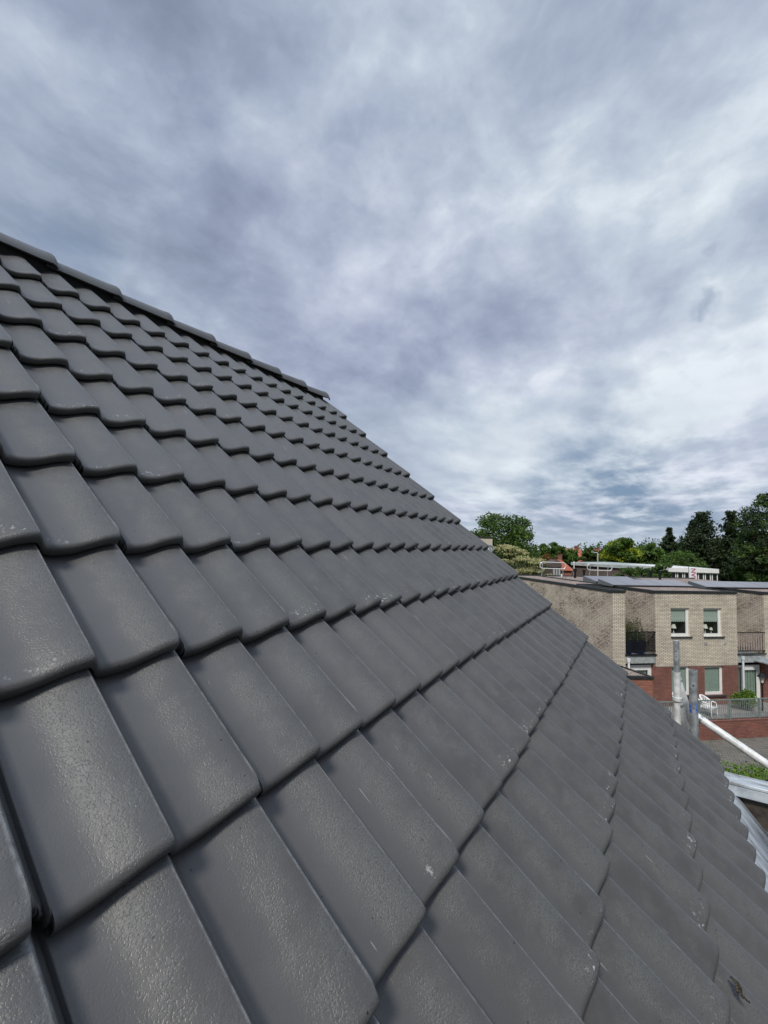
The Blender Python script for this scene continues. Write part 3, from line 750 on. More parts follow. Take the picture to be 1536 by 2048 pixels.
def door(root, org, a0, a1_, b, z0, z1, side=True):
    m = BB(); m.bbox(a0, a0+.09, b, b+.07, z0, z1); m.bbox(a1_-.10, a1_, b, b+.07, z0, z1); m.bbox(a0+.09, a1_-.10, b, b+.07, z1-.10, z1)
    fr = m.bbuild('door_frame', M['white'], root, org)
    s = a0+.09
    if side:
        m = BB(); m.bbox(s, s+.42, b+.04, b+.05, z0, z1-.1); m.bbuild('side_light', M['clear'], fr, org)
        m = BB()
        for k in range(7): m.bbox(s+k*.06, s+k*.06+.058, b+.10+.015*(k % 2), b+.11+.015*(k % 2), z0, z1-.1)
        m.bbuild('side_curtain', M['curtain'], fr, org)
        s += .42
    m = BB(); f = .15; e = a1_-.10
    m.bbox(s, s+f, b-.01, b+.05, z0, z1-.1); m.bbox(e-f*.6, e, b-.01, b+.05, z0, z1-.1); m.bbox(s+f, e-f*.6, b-.01, b+.05, z1-.1-f, z1-.1); m.bbox(s+f, e-f*.6, b-.01, b+.05, z0, z0+.25)
    dr = m.bbuild('door', M['white'], root, org)
    m = BB(); m.bbox(s+f, e-f*.6, b+.02, b+.03, z0+.25, z1-.1-f); m.bbuild('glass', M['clear'], dr, org)
    m = BB(); n = 9; wd = (e-f*.6-s-f)/n
    for k in range(n): m.bbox(s+f+k*wd, s+f+(k+1)*wd-.004, b+.10+.02*(k % 2), b+.112+.02*(k % 2), z0+.2, z1-.1-f)
    m.bbuild('curtain', M['blind'], dr, org)
    m = BB(); m.bbox(s+.05, s+.09, b-.035, b-.012, z0+.95, z0+1.17); m.bbox(s+.05, s+.19, b-.06, b-.037, z0+1.08, z0+1.105); m.bbuild('door_handle', M['galv'], dr, org)
    m = BB(); m.bbox(a0, a1_, b+.35, b+.37, z0, z1+.9); m.bbuild('dark_interior', M['room'], root, org)
zd = FZ(1500, 1333)[1]
door(left, lo, aL+.02, -.02, .25, GZ_TERR, FZ(1285, 1333)[1], False)
door(mid, mo, aR+.02, aR2-.06, .25, GZ_TERR, zd, True)
# downpipes
for (root, org, px, y0, y1) in ((left, lo, 1256, 1322, 1400), (mid, mo, 1484, 1317, 1412)):
    a, zt = FZ(px, y0); m = MB(); p = B(a, -.05, 0)-Vector(org); m.tube((p.x, p.y, zt-org.z), (p.x, p.y, 0), .05, 12); m.tube((p.x, p.y, zt-org.z-.05), (p.x, p.y, zt-org.z+.12), .075, 12, .09)
    m.build('downpipe', M['pvc'] if px > 1300 else M['white'], root, smooth=True)
# small zinc canopy over the right door
a, z = FZ(1508, 1322); m = BB(); m.bbox(a, a+3, -.75, 0, z, z+.07); m.bbox(a+.2, a+3, -.6, 0, z+.072, z+.20); m.bbuild('canopy', M['zinc'], rgt, ro)

# balcony plants and pots
def leafcloud(m, c, rad, n, size, rnd, flat_=1., shell=.35):
    c = Vector(c)
    for _ in range(n):
        while True:
            p = Vector((rnd.uniform(-1, 1), rnd.uniform(-1, 1), rnd.uniform(-1, 1)))
            if p.length <= 1 and p.length > shell*rnd.random(): break
        q = c + Vector((p.x*rad[0], p.y*rad[1], p.z*rad[2]))
        u = Vector((rnd.gauss(0, 1), rnd.gauss(0, 1), rnd.gauss(0, flat_))).normalized(); v2 = u.orthogonal().normalized()
        v2 = (v2*math.cos(rnd.random()*6.3)+u.cross(v2)*math.sin(rnd.random()*6.3))
        s = size*rnd.uniform(.6, 1.35); w3 = u.cross(v2)
        m.add([q-v2*s, q+w3*s*.45+u*s*.15, q+v2*s, q-w3*s*.45+u*s*.15], [(0, 1, 2, 3)])
rnd = random.Random(11)
sh = empty('shrub', B(aL+.9, 1.3, bz[3])); tag(sh, 'olive green shrub growing above the black balcony railing', 'shrub')
m = MB(); 
for k in range(9): leafcloud(m, (B(aL+.25+.17*k, .9+.5*rnd.random(), 0)-Vector((sh.location.x, sh.location.y, 0))) + Vector((0, 0, .95+.45*rnd.random())), (.3, .3, .42), 190, .045, rnd)
m.build('foliage', M['leaf_ivy'], sh)
m = MB()
for k in range(5): 
    p = B(aL+.3+.3*k, 1.2, 0)-Vector((sh.location.x, sh.location.y, 0)); m.tube((p.x, p.y, 0), (p.x+.05, p.y, 1.2), .02, 6, .008)
m.build('stem', M['bark'], sh)
for k in range(2):
    p = B(aL+.45+.72*k, .45, bz[3]+.004); pt = empty('flower_pot', p)
    tag(pt, ['dark blue glazed pot with leafy plant at the left on the black balcony', 'dark blue glazed pot with leafy plant at the right on the black balcony'][k], 'pot', 'blue pots behind the black balcony railing')
    m = MB(); m.lathe((0, 0, 0), [(.24, 0), (.33, .42), (.35, .62), (.33, .62), (.30, .54)], 16); m.build('pot', M['bluepot'], pt, smooth=True)
    m = MB(); leafcloud(m, (0, 0, .80), (.36, .36, .25), 260, .05, rnd); m.build('plant', M['leaf_dark'], pt)
# shrub beside the house (right, by the door)
def bush(px, py, b, rad, n, mt, label, name='shrub', z0=GZ_TERR):
    a, z = FZ(px, py, b); p = B(a, b, z0); r = empty(name, p); tag(r, label, 'shrub')
    m = MB(); rn = random.Random(int(px))
    for k in range(7):
        an = rn.random()*6.3; leafcloud(m, (math.cos(an)*rad[0]*.5, math.sin(an)*rad[1]*.5, rad[2]*(.7+.5*rn.random())), (rad[0]*.6, rad[1]*.6, rad[2]*.5), n//7, .05, rn)
    m.build('foliage', mt, r); m = MB(); m.tube((0, 0, 0), (0, 0, rad[2]), .03, 6, .015); m.build('stem', M['bark'], r)
bush(1484, 1390, -.75, (.52, .42, .62), 2200, M['leaf_hedge'], 'rounded bright green shrub on the terrace beside the right door')

# ------------------------------------------------------------------ terrace with wall and railing
bT = -1.95
m = BB(); m.bbox(-14, 22, bT+.22, 2.5, GZ_TERR-.8, GZ_TERR-.002)
o = m.bbuild('terrace_paving', mat('terrace_paving', (.24, .23, .22), .85, noise_amt=.2, nscale=3), None); tag(o, kind='structure')
gw = empty('garden_wall', B(3, bT, GZ_STREET)); tag(gw, 'low red brown brick wall below the terrace railing', 'wall')
m = BB(); m.bbox(-14, 22, bT, bT+.22, GZ_STREET-.2, GZ_TERR+.0); m.bbuild('brickwork', M['red_brick2'], gw, gw.location)
m = BB(); m.bbox(-14, 22, bT-.015, bT+.235, GZ_TERR+.001, GZ_TERR+.05); m.bbuild('coping', M['red_brick'], gw, gw.location)
rl = empty('terrace_railing', B(3, bT+.08, GZ_TERR+.05)); tag(rl, 'grey green steel railing with upright bars on the low garden wall', 'railing')
zr0, zr1 = GZ_TERR+.10, GZ_TERR+.97
m = BB(); m.bbox(-8, 12, bT+.06, bT+.10, zr1-.045, zr1); m.bbox(-8, 12, bT+.065, bT+.095, zr0, zr0+.035); m.bbuild('rail', M['rail_green'], rl, rl.location)
m = BB(); x = -8.
while x < 12: m.bbox(x, x+.016, bT+.072, bT+.088, zr0+.035, zr1-.045); x += .105
bo = m.bbuild('bars', M['rail_green'], rl, rl.location)
for k in range(12):
    m = BB(); x = -8.+k*1.66; m.bbox(x, x+.05, bT+.045, bT+.115, GZ_TERR+.051, zr1+.006); m.bbuild('post', M['rail_green'], rl, rl.location)

# white plastic garden chair on the terrace
def FB(px, py, b): 
    a, z = FZ(px, py, b); return B(a, b, z)
cp = FB(1418, 1432, bT+.65); cp.z = GZ_TERR
ch = empty('garden_chair', cp, math.atan2(e1.y, e1.x)+R(20)); tag(ch, 'white plastic garden armchair behind the terrace railing', 'chair')
m = MB()
m.box((-.25, -.24, .39), (.25, .26, .44)); m.build('seat', M['plastic'], ch, bevel=.012)
m = MB()
for k in range(11):
    t_ = R(-12+k*20.4); x = .27*math.cos(t_); y = .06+.27*math.sin(t_); hb = .66+.20*max(0, math.sin(t_))
    m.tube((x*.92, y*.92, .43), (x*1.02, y*1.06, hb), .019, 6)
pts = []
for k in range(13):
    t_ = R(-14+k*17.3); hb = .66+.21*max(0, math.sin(t_)); pts.append((.27*1.04*math.cos(t_), .06+.29*math.sin(t_), hb))
m.path(pts, .036, 8); m.build('backrest', M['plastic'], ch)
for s in (-1, 1):
    m = MB(); m.path([(s*.26, .34, .72), (s*.30, .10, .66), (s*.29, -.18, .63)], .032, 8); m.build('armrest', M['plastic'], ch)
    m = MB(); m.path([(s*.29, -.18, .63), (s*.27, -.26, 0)], .024, 8); m.build('leg', M['plastic'], ch)
    m = MB(); m.path([(s*.24, .22, .42), (s*.27, .36, 0)], .024, 8); m.build('leg', M['plastic'], ch)

# lantern post in front of the right door
lp = FB(1525, 1390, -1.0); lp.z = GZ_TERR
la = empty('lantern_post', lp); tag(la, 'black old-style lantern on a post by the right door', 'lantern')
zL = FB(1525, 1366, -1.0).z-GZ_TERR
m = MB(); m.tube((0, 0, 0), (0, 0, zL), .035, 10); m.lathe((0, 0, zL-.12), [(.035, 0), (.07, .06), (.04, .12)], 10); m.build('post', M['black'], la)
m = MB()
for k in range(4):
    t_ = math.pi/4+k*math.pi/2; m.tube((.07*math.cos(t_), .07*math.sin(t_), zL), (.15*math.cos(t_), .15*math.sin(t_), zL+.30), .010, 5)
m.lathe((0, 0, zL), [(.075, 0), (.075, .02)], 4)
m.build('cage', M['black'], la)
m = MB(); m.lathe((0, 0, zL+.02), [(.065, 0), (.125, .27)], 4); m.build('pane', M['shade'], la)
m = MB(); m.lathe((0, 0, zL+.30), [(.22, 0), (.19, .03), (.07, .17), (.03, .2), (.035, .24), (.01, .30)], 12); m.build('cap', M['black'], la)

# ------------------------------------------------------------------ red brick shed with gravel roof
C = W(1305, 1353, 18.4); ztS = C.z; Cg = Vector((C.x, C.y, 0))
e1s = rth*math.cos(R(2)) + fwh*math.sin(R(2))
def SB(a, b, z): return Cg + e1s*a + e2*b + Vector((0, 0, z))
sr = empty('brick_shed', SB(0, 0, GZ_TERR)); tag(sr, 'small red brick shed with a gravelled flat roof and black edging', 'shed')
def sbuild(m, name, mt):
    o = m.build(name, mt, sr)
    for v in o.data.vertices:
        p = SB(v.co.x, v.co.y, v.co.z); v.co = p-sr.location
    o.data.update()
zs0 = GZ_STREET-sr.location.z*0
m = MB(); m.box((-3.2, 0, GZ_STREET), (0, 3.2, ztS-.12)); sbuild(m, 'wall', M['orange_brick'])
m = MB(); m.box((-3.1, .1, ztS-.12), (-.1, 3.1, ztS-.045)); sbuild(m, 'gravel_roof', M['gravel'])
m = MB(); m.box((-3.25, -.04, ztS-.118), (.04, .1, ztS)); m.box((-.1, .1, ztS-.118), (.04, 3.15, ztS-.002)); m.box((-3.25, 3.1, ztS-.116), (-.1, 3.24, ztS)); sbuild(m, 'roof_trim', M['trim'])

# ------------------------------------------------------------------ solar panels on the flat roofs
def solar_array(a0, b0, n, label, near_h=.10, tilt=R(12.5), dep=1.1, wd=1.05):
    zr = ZT+.075
    r = empty('solar_panels', B(a0, b0, zr)); tag(r, label, 'solar panels', 'solar panel rows on the flat roofs')
    def P(a, s, h=0): return B(a0+a, b0+s*math.cos(tilt), zr+near_h+s*math.sin(tilt)+h) - r.location
    for k in range(n):
        x0, x1 = k*wd+.012, (k+1)*wd-.012; m = MB()
        vs = [P(x0, 0), P(x1, 0), P(x1, dep), P(x0, dep), P(x0, 0, -.035), P(x1, 0, -.035), P(x1, dep, -.035), P(x0, dep, -.035)]
        m.add(vs, [(0, 1, 2, 3), (4, 7, 6, 5), (0, 4, 5, 1), (1, 5, 6, 2), (2, 6, 7, 3), (3, 7, 4, 0)]); m.build('solar_panel', M['panel'], r)
    m = MB()
    for xx in (-.02, n*wd+.01):
        z = -(zr+.0)
        q = [B(a0+xx, b0, zr)-r.location, B(a0+xx, b0+dep*math.cos(tilt), zr)-r.location, P(xx, dep, -.01), P(xx, 0, -.01)]
        m.add(q+[v+e1*.012 for v in q], [(0, 1, 2, 3), (7, 6, 5, 4), (0, 3, 7, 4), (2, 6, 7, 3), (1, 5, 6, 2), (0, 4, 5, 1)])
    q = [B(a0, b0+dep*math.cos(tilt), zr)-r.location, B(a0+n*wd, b0+dep*math.cos(tilt), zr)-r.location, P(n*wd, dep, -.037), P(0, dep, -.037)]
    m.add(q, [(0, 1, 2, 3)])
    m.build('side_plate', M['panel_side'], r)
    m = MB(); m.tube(B(a0, b0+.05, zr+.03)-r.location, B(a0+n*wd, b0+.05, zr+.03)-r.location, .03, 6); m.build('front_rail', M['black'], r)
def RZf(px, py, z):
    p = at_z(px, py, z)-Qg; det = e1.x*e2.y-e1.y*e2.x
    return ((p.x*e2.y-p.y*e2.x)/det, (e1.x*p.y-e1.y*p.x)/det)
for (px, py, n, lb) in ((1226, 1169.5, 5, 'long row of lavender grey solar panels in the middle of the flat roof'), (1192, 1162.5, 3, 'short row of solar panels at the left beside the vent pipes'), (1413, 1173.5, 6, 'row of solar panels at the right with a grey wedge end')):
    a, b = RZf(px, py, ZT+.17); solar_array(a, b, n, lb); print('sol', a, b)
# vent pipes
for (px, py, hgt, rr, lb) in ((1150, 1156, .62, .10, 'black capped vent pipe left of the solar panels'), (1168, 1154, .50, .09, 'shorter black vent pipe behind the left one on the gravel roof'), (1302, 1155, .50, .11, 'black vent pipe at the back edge behind the long panel row'), (1320, 1160, .62, .10, 'black vent pipe close behind the long panel row'), (1123, 1153, .30, .06, 'thin short vent pipe with white base on the gravel')):
    p = at_z(px, py, ZT+.07); r = empty('vent_pipe', p); tag(r, lb, 'vent pipe', 'vent pipes on the flat roofs')
    m = MB(); m.tube((0, 0, 0), (0, 0, hgt), rr*.8, 12); m.build('pipe', M['black'] if rr > .07 else M['white'], r, smooth=True)
    m = MB(); m.tube((0, 0, hgt*.72), (0, 0, hgt+.03), rr*1.2, 12); m.build('cap', M['black'], r, smooth=True)
# roof-edge guard frames of bent aluminium tube
def guard(x0, x1, yt, yb, z_base, d, label, lean):
    P0 = W(x0, yb, d); P1 = W(x1, yb, d); T0 = W(x0, yt, d)
    ux = (P1-P0); ux.z = 0; Lw = ux.length; ux.normalize(); hz_ = T0.z-P0.z; base = z_base
    r = empty('roof_guardrail', Vector((P0.x, P0.y, base))); tag(r, label, 'guardrail', 'tube guardrails on the far roof edge')
    zb = P0.z-base; zt = zb+hz_; rc = hz_*.42; pts = []
    for (cx_, cz, t0) in ((Lw-rc, zt-rc, 90), (Lw-rc, zb+rc, 0), (rc, zb+rc, -90), (rc, zt-rc, -180)):
        for q in range(5):
            t_ = R(t0-q*22.5); pts.append(ux*(cx_+rc*math.cos(t_))+Vector((0, 0, cz+rc*math.sin(t_))))
    pts.append(pts[0]); m = MB(); m.path(pts, .03, 8); m.build('hoop', M['rail_alu'], r)
    for f in lean:
        m = MB(); m.tube(ux*(Lw*f)+Vector((0, 0, 0)), ux*(Lw*(f+.05))+Vector((0, 0, zt)), .025, 8); m.build('upright', M['galv'], r)
guard(1080, 1131, 1124, 1136.5, ZT+.1, 30.0, 'left hoop of bent silver tube on the roof edge in front of the variegated tree', (.06, .88))
guard(1174.5, 1224, 1127.5, 1140, ZT+.1, 30.8, 'right hoop of bent silver tube on the roof edge in front of the brown building', (.08, .80))
# thin pole beside
p = at_z(1148, 1152, ZT+.07); r = empty('vent_mast', p); tag(r, 'slender white pole standing behind the vent pipes on the roof edge', 'pole')
m = MB(); m.tube((0, 0, 0), (0, 0, .95), .03, 8); m.build('mast', M['white'], r); m = MB(); m.tube((0, 0, .95), (0, 0, 1.08), .05, 8, .03); m.build('mast_head', M['white'], r)

# ------------------------------------------------------------------ scaffold poles just past the gable
gS = M['galv']
def scaf(px, ytop, d, r, name, label, spigot=None):
    T = W(px, ytop, d); o = empty(name, Vector((T.x, T.y, GZ_STREET))); tag(o, label, 'pole', 'scaffold poles past the roof verge')
    h = T.z-GZ_STREET
    return o, T, h
o, T, h = scaf(1352.5, 1281, 3.0, .024, 'scaffold_pole', 'taller thinner scaffold pole, its upper part pale galvanised steel, left one')
zj = W(1352.5, 1343, 3.0).z-GZ_STREET
m = MB(); m.tube((0, 0, zj), (0, 0, h), .0180, 20); m.build('spigot', gS, o, smooth=True)
m = MB(); m.tube((0, 0, 0), (0, 0, zj), .0215, 20); m.build('tube', M['galv_light'], o, smooth=True)
zc = W(1357, 1395, 3.0).z-GZ_STREET
m = MB(); m.tube((0, 0, zc-.012), (0, 0, zc+.012), .030, 20); m.build('collar', M['galv_light'], o, smooth=True)
m = MB()
for q in (1302, 1312): 
    z_ = W(1352.5, q, 3.0).z-GZ_STREET; dirn = Vector((-T.x, -T.y, 0)).normalized(); m.tube(dirn*.016+Vector((0, 0, z_)), dirn*.0195+Vector((0, 0, z_)), .003, 8)
m.build('pin_hole', M['black'], o)
o2, T2, h2 = scaf(1386, 1340, 2.75, .0245, 'scaffold_pole', 'thicker weathered scaffold pole with blue paint marks, right one')
dirn = Vector((-T2.x, -T2.y, 0)).normalized(); sdn = Vector((-dirn.y, dirn.x, 0))
m = MB(); n = 24; rr = .0240
def ring(z, r_): return [Vector((r_*math.cos(2*math.pi*k/n), r_*math.sin(2*math.pi*k/n), z)) for k in range(n)]
vs = ring(0, rr)+ring(h2, rr)+ring(h2, rr-.004)+ring(h2-.12, rr-.004)
m.add(vs, [(q*n+k, q*n+(k+1) % n, (q+1)*n+(k+1) % n, (q+1)*n+k) for q in range(3) for k in range(n)]+[tuple(3*n+k for k in range(n))])
m.build('tube', gS, o2, smooth=True)
m = MB(); z_ = W(1384, 1369, 2.75).z-GZ_STREET; m.tube(dirn*.021+Vector((0, 0, z_)), dirn*.0244+Vector((0, 0, z_)), .005, 8); m.build('pin_hole', M['black'], o2)
zb0 = W(1386, 1423, 2.75).z-GZ_STREET; zb1 = W(1386, 1401, 2.75).z-GZ_STREET
m = MB()
for (t0, t1, q0, q1) in ((-1.15, -.55, .1, .75), (-.95, -.35, .0, .35), (.35, .75, .45, .95), (.45, 1.0, .1, .5)):
    k0 = 6
    for k in range(k0):
        ta, tb = t0+(t1-t0)*k/k0, t0+(t1-t0)*(k+1)/k0; j1, j2 = random.uniform(-.003, .003), random.uniform(-.003, .003)
        A = dirn*math.cos(ta)+sdn*math.sin(ta); Bq = dirn*math.cos(tb)+sdn*math.sin(tb); R2 = rr+.0006
        m.quad(A*R2+Vector((0, 0, zb0+(zb1-zb0)*q0+j1)), Bq*R2+Vector((0, 0, zb0+(zb1-zb0)*q0+j2)), Bq*R2+Vector((0, 0, zb0+(zb1-zb0)*q1+j2)), A*R2+Vector((0, 0, zb0+(zb1-zb0)*q1+j1)))
m.build('blue_paint', mat('blue_paint', (.10, .17, .50), .5, noise_amt=.7, nscale=60), o2)
def brace(x0, y0, d_0, x1, y1, d_1, r_, label, ext=0.):
    a = W(x0, y0, d_0); b = W(x1, y1, d_1); b = b+(b-a)*ext; r = empty('scaffold_brace', a); tag(r, label, 'tube', 'light tubes braced to the scaffold poles')
    m = MB(); m.tube((0, 0, 0), b-a, r_, 18); m.build('tube', M['galv_light'], r, smooth=True)
    dv = (b-a).normalized(); m = MB(); m.tube(dv*.03, dv*.045, r_*1.06, 18); m.build('end_collar', M['galv'], r, smooth=True)
brace(1354, 1350, 3.0, 1382, 1440, 2.95, .0195, 'short white brace leaning from the left pole behind the right pole')
brace(1357, 1399, 2.97, 1378, 1480, 2.97, .0235, 'pale tube dropping steeply below the collar of the left pole')
brace(1388, 1429, 2.80, 1536, 1530, 2.55, .0235, 'long white tube sloping down to the right across the street view', .6)

# hedge behind the flat roof
p = at_z(1480, 1545, -5.4); hr = empty('hedge', Vector((p.x, p.y, GZ_STREET))); tag(hr, 'bright green leafy hedge top just beyond the zinc capping', 'hedge')
m = MB(); rn = random.Random(5)
for k in range(34):
    u_ = -2.2+k*.16; c = rth*u_ + fwh*rn.uniform(-.35, .35) + Vector((0, 0, -5.55-GZ_STREET+rn.uniform(-.12, .1)))
    leafcloud(m, c, (.35, .5, .32), 240, .035, rn)
m.build('foliage', M['leaf_hedge'], hr)
m = MB()
for k in range(8): 
    c = rth*(-2+k*.7); m.tube((c.x, c.y, 0), (c.x, c.y, 2.7), .05, 6, .03)
m.build('trunk', M['bark'], hr)

# ================================================================== background: trees, houses
def tree(name, px, ytop, ybase_z, d, wpx, kind, label, seed, mt, group='trees beyond the flat roofs', n=None, mt2=None, crown_lo=None):
    T = W(px, ytop, d); wid = wpx/F_PX*d/2; g0 = GZ_STREET; H = T.z-g0
    r = empty(name, Vector((T.x, T.y, g0))); tag(r, label, 'tree', group); rn = random.Random(seed)
    m = MB(); cr = MB(); cr2 = MB(); ls = d*.0030
    if kind == 'conifer':
        m.tube((0, 0, 0), (0, 0, H*.97), .28, 8, .03)
        lv = 26
        for k in range(lv):
            f = k/(lv-1); z = H*(.12+.86*f); rad = wid*min(1, (1.12-f)**.62*1.0)*rn.uniform(.7, 1.25)*(1 if f < .9 else .55)+.12
            nb = max(4, int(11*(1-f)+4))
            for q in range(nb):
                t_ = rn.random()*6.3; rr_ = rad*rn.uniform(.6, 1.12)
                m.tube((0, 0, z), (rr_*.8*math.cos(t_), rr_*.8*math.sin(t_), z+.1*rr_), .03, 4, .01)
                for s_ in range(5):
                    g = (s_+1)/5; c = (rr_*g*math.cos(t_), rr_*g*math.sin(t_), z-.10*rr_*g+rn.uniform(-.1, .1)+ (.18*rr_ if g > .85 else 0))
                    leafcloud(cr, c, (wid*.13+.05, wid*.13+.05, .16+.05*wid), 16, ls, rn)
    else:
        lo_ = crown_lo if crown_lo is not None else .30
        m.tube((0, 0, 0), (0, 0, H*.55), .04*H*.5+.05, 8, .08)
        nc = n or 60
        cl = []
        for k in range(nc):
            while True:
                p_ = Vector((rn.uniform(-1, 1), rn.uniform(-1, 1), rn.uniform(-1, 1)))
                if .35 < p_.length < 1: break
            zc_ = H*(lo_+(1-lo_)*.5); hz2 = H*(1-lo_)*.5
            q = Vector((p_.x*wid*.86, p_.y*wid*.86, zc_+p_.z*hz2*.9)); s_ = rn.uniform(.12, .26)*wid
            cl.append(q); tgt = cr2 if (mt2 and rn.random() < .5) else cr
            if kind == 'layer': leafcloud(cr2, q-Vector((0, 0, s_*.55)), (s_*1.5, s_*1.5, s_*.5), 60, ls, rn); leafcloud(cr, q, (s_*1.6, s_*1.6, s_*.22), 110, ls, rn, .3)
            else: leafcloud(tgt, q, (s_*1.15, s_*1.15, s_*.8), 120, ls, rn, 1.)
            if k % 3 == 0: m.tube((0, 0, H*.3+rn.random()*H*.2), q, .05*wid*.5, 5, .02)
    m.build('trunk', M['bark'], r); cr.build('crown', mt, r)
    if cr2.v: cr2.build('shaded_foliage' if kind == 'layer' else 'mixed_foliage', mt2, r)
tree('broadleaf_tree', 1005, 1021, 0, 62, 150, 'broad', 'large dark green tree rising behind the beige wall and satellite dish', 1, M['leaf_dark'], n=150, mt2=M['leaf_mid'], crown_lo=.28)
tree('variegated_tree', 1040, 1064, 0, 40, 125, 'layer', 'cream and green variegated tree with layered branches', 2, M['leaf_var'], n=90, mt2=M['leaf_varg'], crown_lo=.1)
tree('broadleaf_tree', 1104, 1076, 0, 66, 62, 'broad', 'thin mid green tree between the variegated tree and the red roof', 3, M['leaf_mid'], n=60, mt2=M['leaf_dark'])
tree('rusty_shrub', 1095, 1100, 0, 55, 40, 'broad', 'small rusty orange tree behind the left roof guardrail', 33, M['leaf_orange'], n=40)
tree('broadleaf_tree', 1180, 1090, 0, 80, 44, 'broad', 'dark round tree beside the street lamp and the red roof', 4, M['leaf_dark'], n=60)
tree('broadleaf_tree', 1242, 1067, 0, 75, 82, 'broad', 'bright yellow green tree above the brown building', 5, M['leaf_yel'], n=120, mt2=M['leaf_mid'])
tree('broadleaf_tree', 1300, 1080, 0, 80, 70, 'broad', 'mid green tree between the yellow green tree and small conifer', 6, M['leaf_mid'], n=90, mt2=M['leaf_dark'])
tree('conifer', 1339, 1056, 0, 85, 40, 'conifer', 'small pointed conifer standing alone above the tree line', 7, M['leaf_con'])
tree('broadleaf_tree', 1362, 1082, 0, 88, 60, 'broad', 'dull green tree filling the gap left of the big conifers', 8, M['leaf_dark'], n=80)
tree('conifer', 1404, 1024, 0, 66, 96, 'conifer', 'large broad dark conifer above the white building', 9, M['leaf_con'])
tree('conifer', 1386, 1040, 0, 70, 60, 'conifer', 'lower dark conifer on the left flank of the broad conifer', 19, M['leaf_con'])
tree('conifer', 1462, 1022, 0, 64, 66, 'conifer', 'tall dark conifer with spiky top just left of the edge tree', 10, M['leaf_con'])
tree('broadleaf_tree', 1540, 968, 0, 50, 130, 'broad', 'very tall dark green tree cut by the right picture edge', 11, M['leaf_dark'], n=210, mt2=M['leaf_con'], crown_lo=.12)
tree('broadleaf_tree', 1498, 1040, 0, 52, 60, 'broad', 'lower dark green tree left of the tallest edge tree', 12, M['leaf_dark'], n=110, mt2=M['leaf_mid'], crown_lo=.05)
tree('broadleaf_tree', 1325, 1117, 0, 44, 60, 'broad', 'dark bushy tree in front of the white building', 13, M['leaf_dark'], n=60, mt2=M['leaf_mid'])
tree('broadleaf_tree', 1268, 1120, 0, 45, 84, 'broad', 'low dark bushy tree in front of the brown building', 14, M['leaf_dark'], n=70)
tree('broadleaf_tree', 1218, 1092, 0, 84, 50, 'broad', 'dark tree peeping out left of the yellow green tree', 41, M['leaf_dark'], n=60, mt2=M['leaf_mid'])
tree('broadleaf_tree', 1140, 1096, 0, 90, 46, 'broad', 'hazy green tree just left of the orange roof', 42, M['leaf_mid'], n=50)
tree('broadleaf_tree', 1440, 1070, 0, 72, 90, 'broad', 'dark leafy tree filling the gap between the tall conifers', 43, M['leaf_dark'], n=110, crown_lo=.1)
tree('broadleaf_tree', 1370, 1096, 0, 60, 110, 'broad', 'broad mid green tree at the foot of the big conifers', 44, M['leaf_mid'], n=110, mt2=M['leaf_dark'], crown_lo=.1)
# far-off wood on the horizon
m = MB(); rn = random.Random(77)
for k in range(260):
    px = 860+k*3.4; d = rn.uniform(130, 230); p = W(px, 1100, d); p.z = rn.uniform(-7, -2.5)
    p.z += 1.6 + (2.2 if px > 1230 else 0)
    leafcloud(m, p, (5, 5, 3.6), 60, .55, rn)
o = m.build('distant_wood', M['leaf_dark']); tag(o, 'far-off band of dark green trees along the horizon', 'trees', kind='stuff')

def solid(name, P0, P1, dep, z0, z1, mt, root, back=None):
    """box between two ground points, going dep away from the camera"""
    ux = (P1-P0); ux.z = 0; uxn = ux.normalized(); n_ = Vector((-uxn.y, uxn.x, 0))
    if n_.dot(fwh) < 0: n_ = -n_
    def T(a, b, z): 
        p = Vector((P0.x, P0.y, 0))+uxn*a+n_*b; return Vector((p.x, p.y, z))-root.location
    m = MB(); Lw = ux.length; m.box((0, 0, z0), (Lw, dep, z1)); o = m.build(name, mt, root)
    for v in o.data.vertices: v.co = T(*v.co)
    o.data.update(); return T, Lw
# beige building with satellite dish at left
p0 = W(900, 1074, 34); p1 = W(985, 1073.5, 34); r = empty('beige_building', Vector((p0.x, p0.y, GZ_STREET))); tag(r, 'pale beige rendered building corner showing just above the roof verge', 'building')
solid('wall', p0, p1, 6, GZ_STREET, p0.z, mat('beige_render', (.50, .46, .38), .9, noise_amt=.08, nscale=2), r)
solid('roof_trim', W(899, 1072, 33.95), W(986, 1072, 33.95), 6.1, p0.z+.003, p0.z+.10, M['trim'], r)
p = W(981, 1098, 33.6); r = empty('satellite_dish', p); tag(r, 'small grey satellite dish on the corner of the beige building', 'satellite dish')
m = MB(); n = 18; vs = []; tn = (-fwh*.8-rth*.5+Vector((0, 0, .35))).normalized(); ua = tn.orthogonal().normalized(); ub = tn.cross(ua); Rr = .31
for q, (rr_, dd) in enumerate(((0.001, 0), (.5, .02), (.8, .055), (1, .09))):
    for k in range(n): vs.append(ua*math.cos(2*math.pi*k/n)*rr_*Rr+ub*math.sin(2*math.pi*k/n)*rr_*Rr+tn*dd)
m.add(vs, [(q*n+k, q*n+(k+1) % n, (q+1)*n+(k+1) % n, (q+1)*n+k) for q in range(3) for k in range(n)])
o = m.build('dish', M['panel_side'], r, smooth=True); q = o.modifiers.new('t', 'SOLIDIFY'); q.thickness = .01
m = MB(); m.tube((0, 0, 0), tn*.38-Vector((0, 0, .12)), .012, 6); m.tube(tn*.38-Vector((0, 0, .12)), tn*.42-Vector((0, 0, .12)), .035, 8); m.build('feed_arm', M['galv'], r)
m = MB(); m.tube((0, 0, 0), (0, 0, -.6), .02, 6); m.build('mount', M['galv'], r)

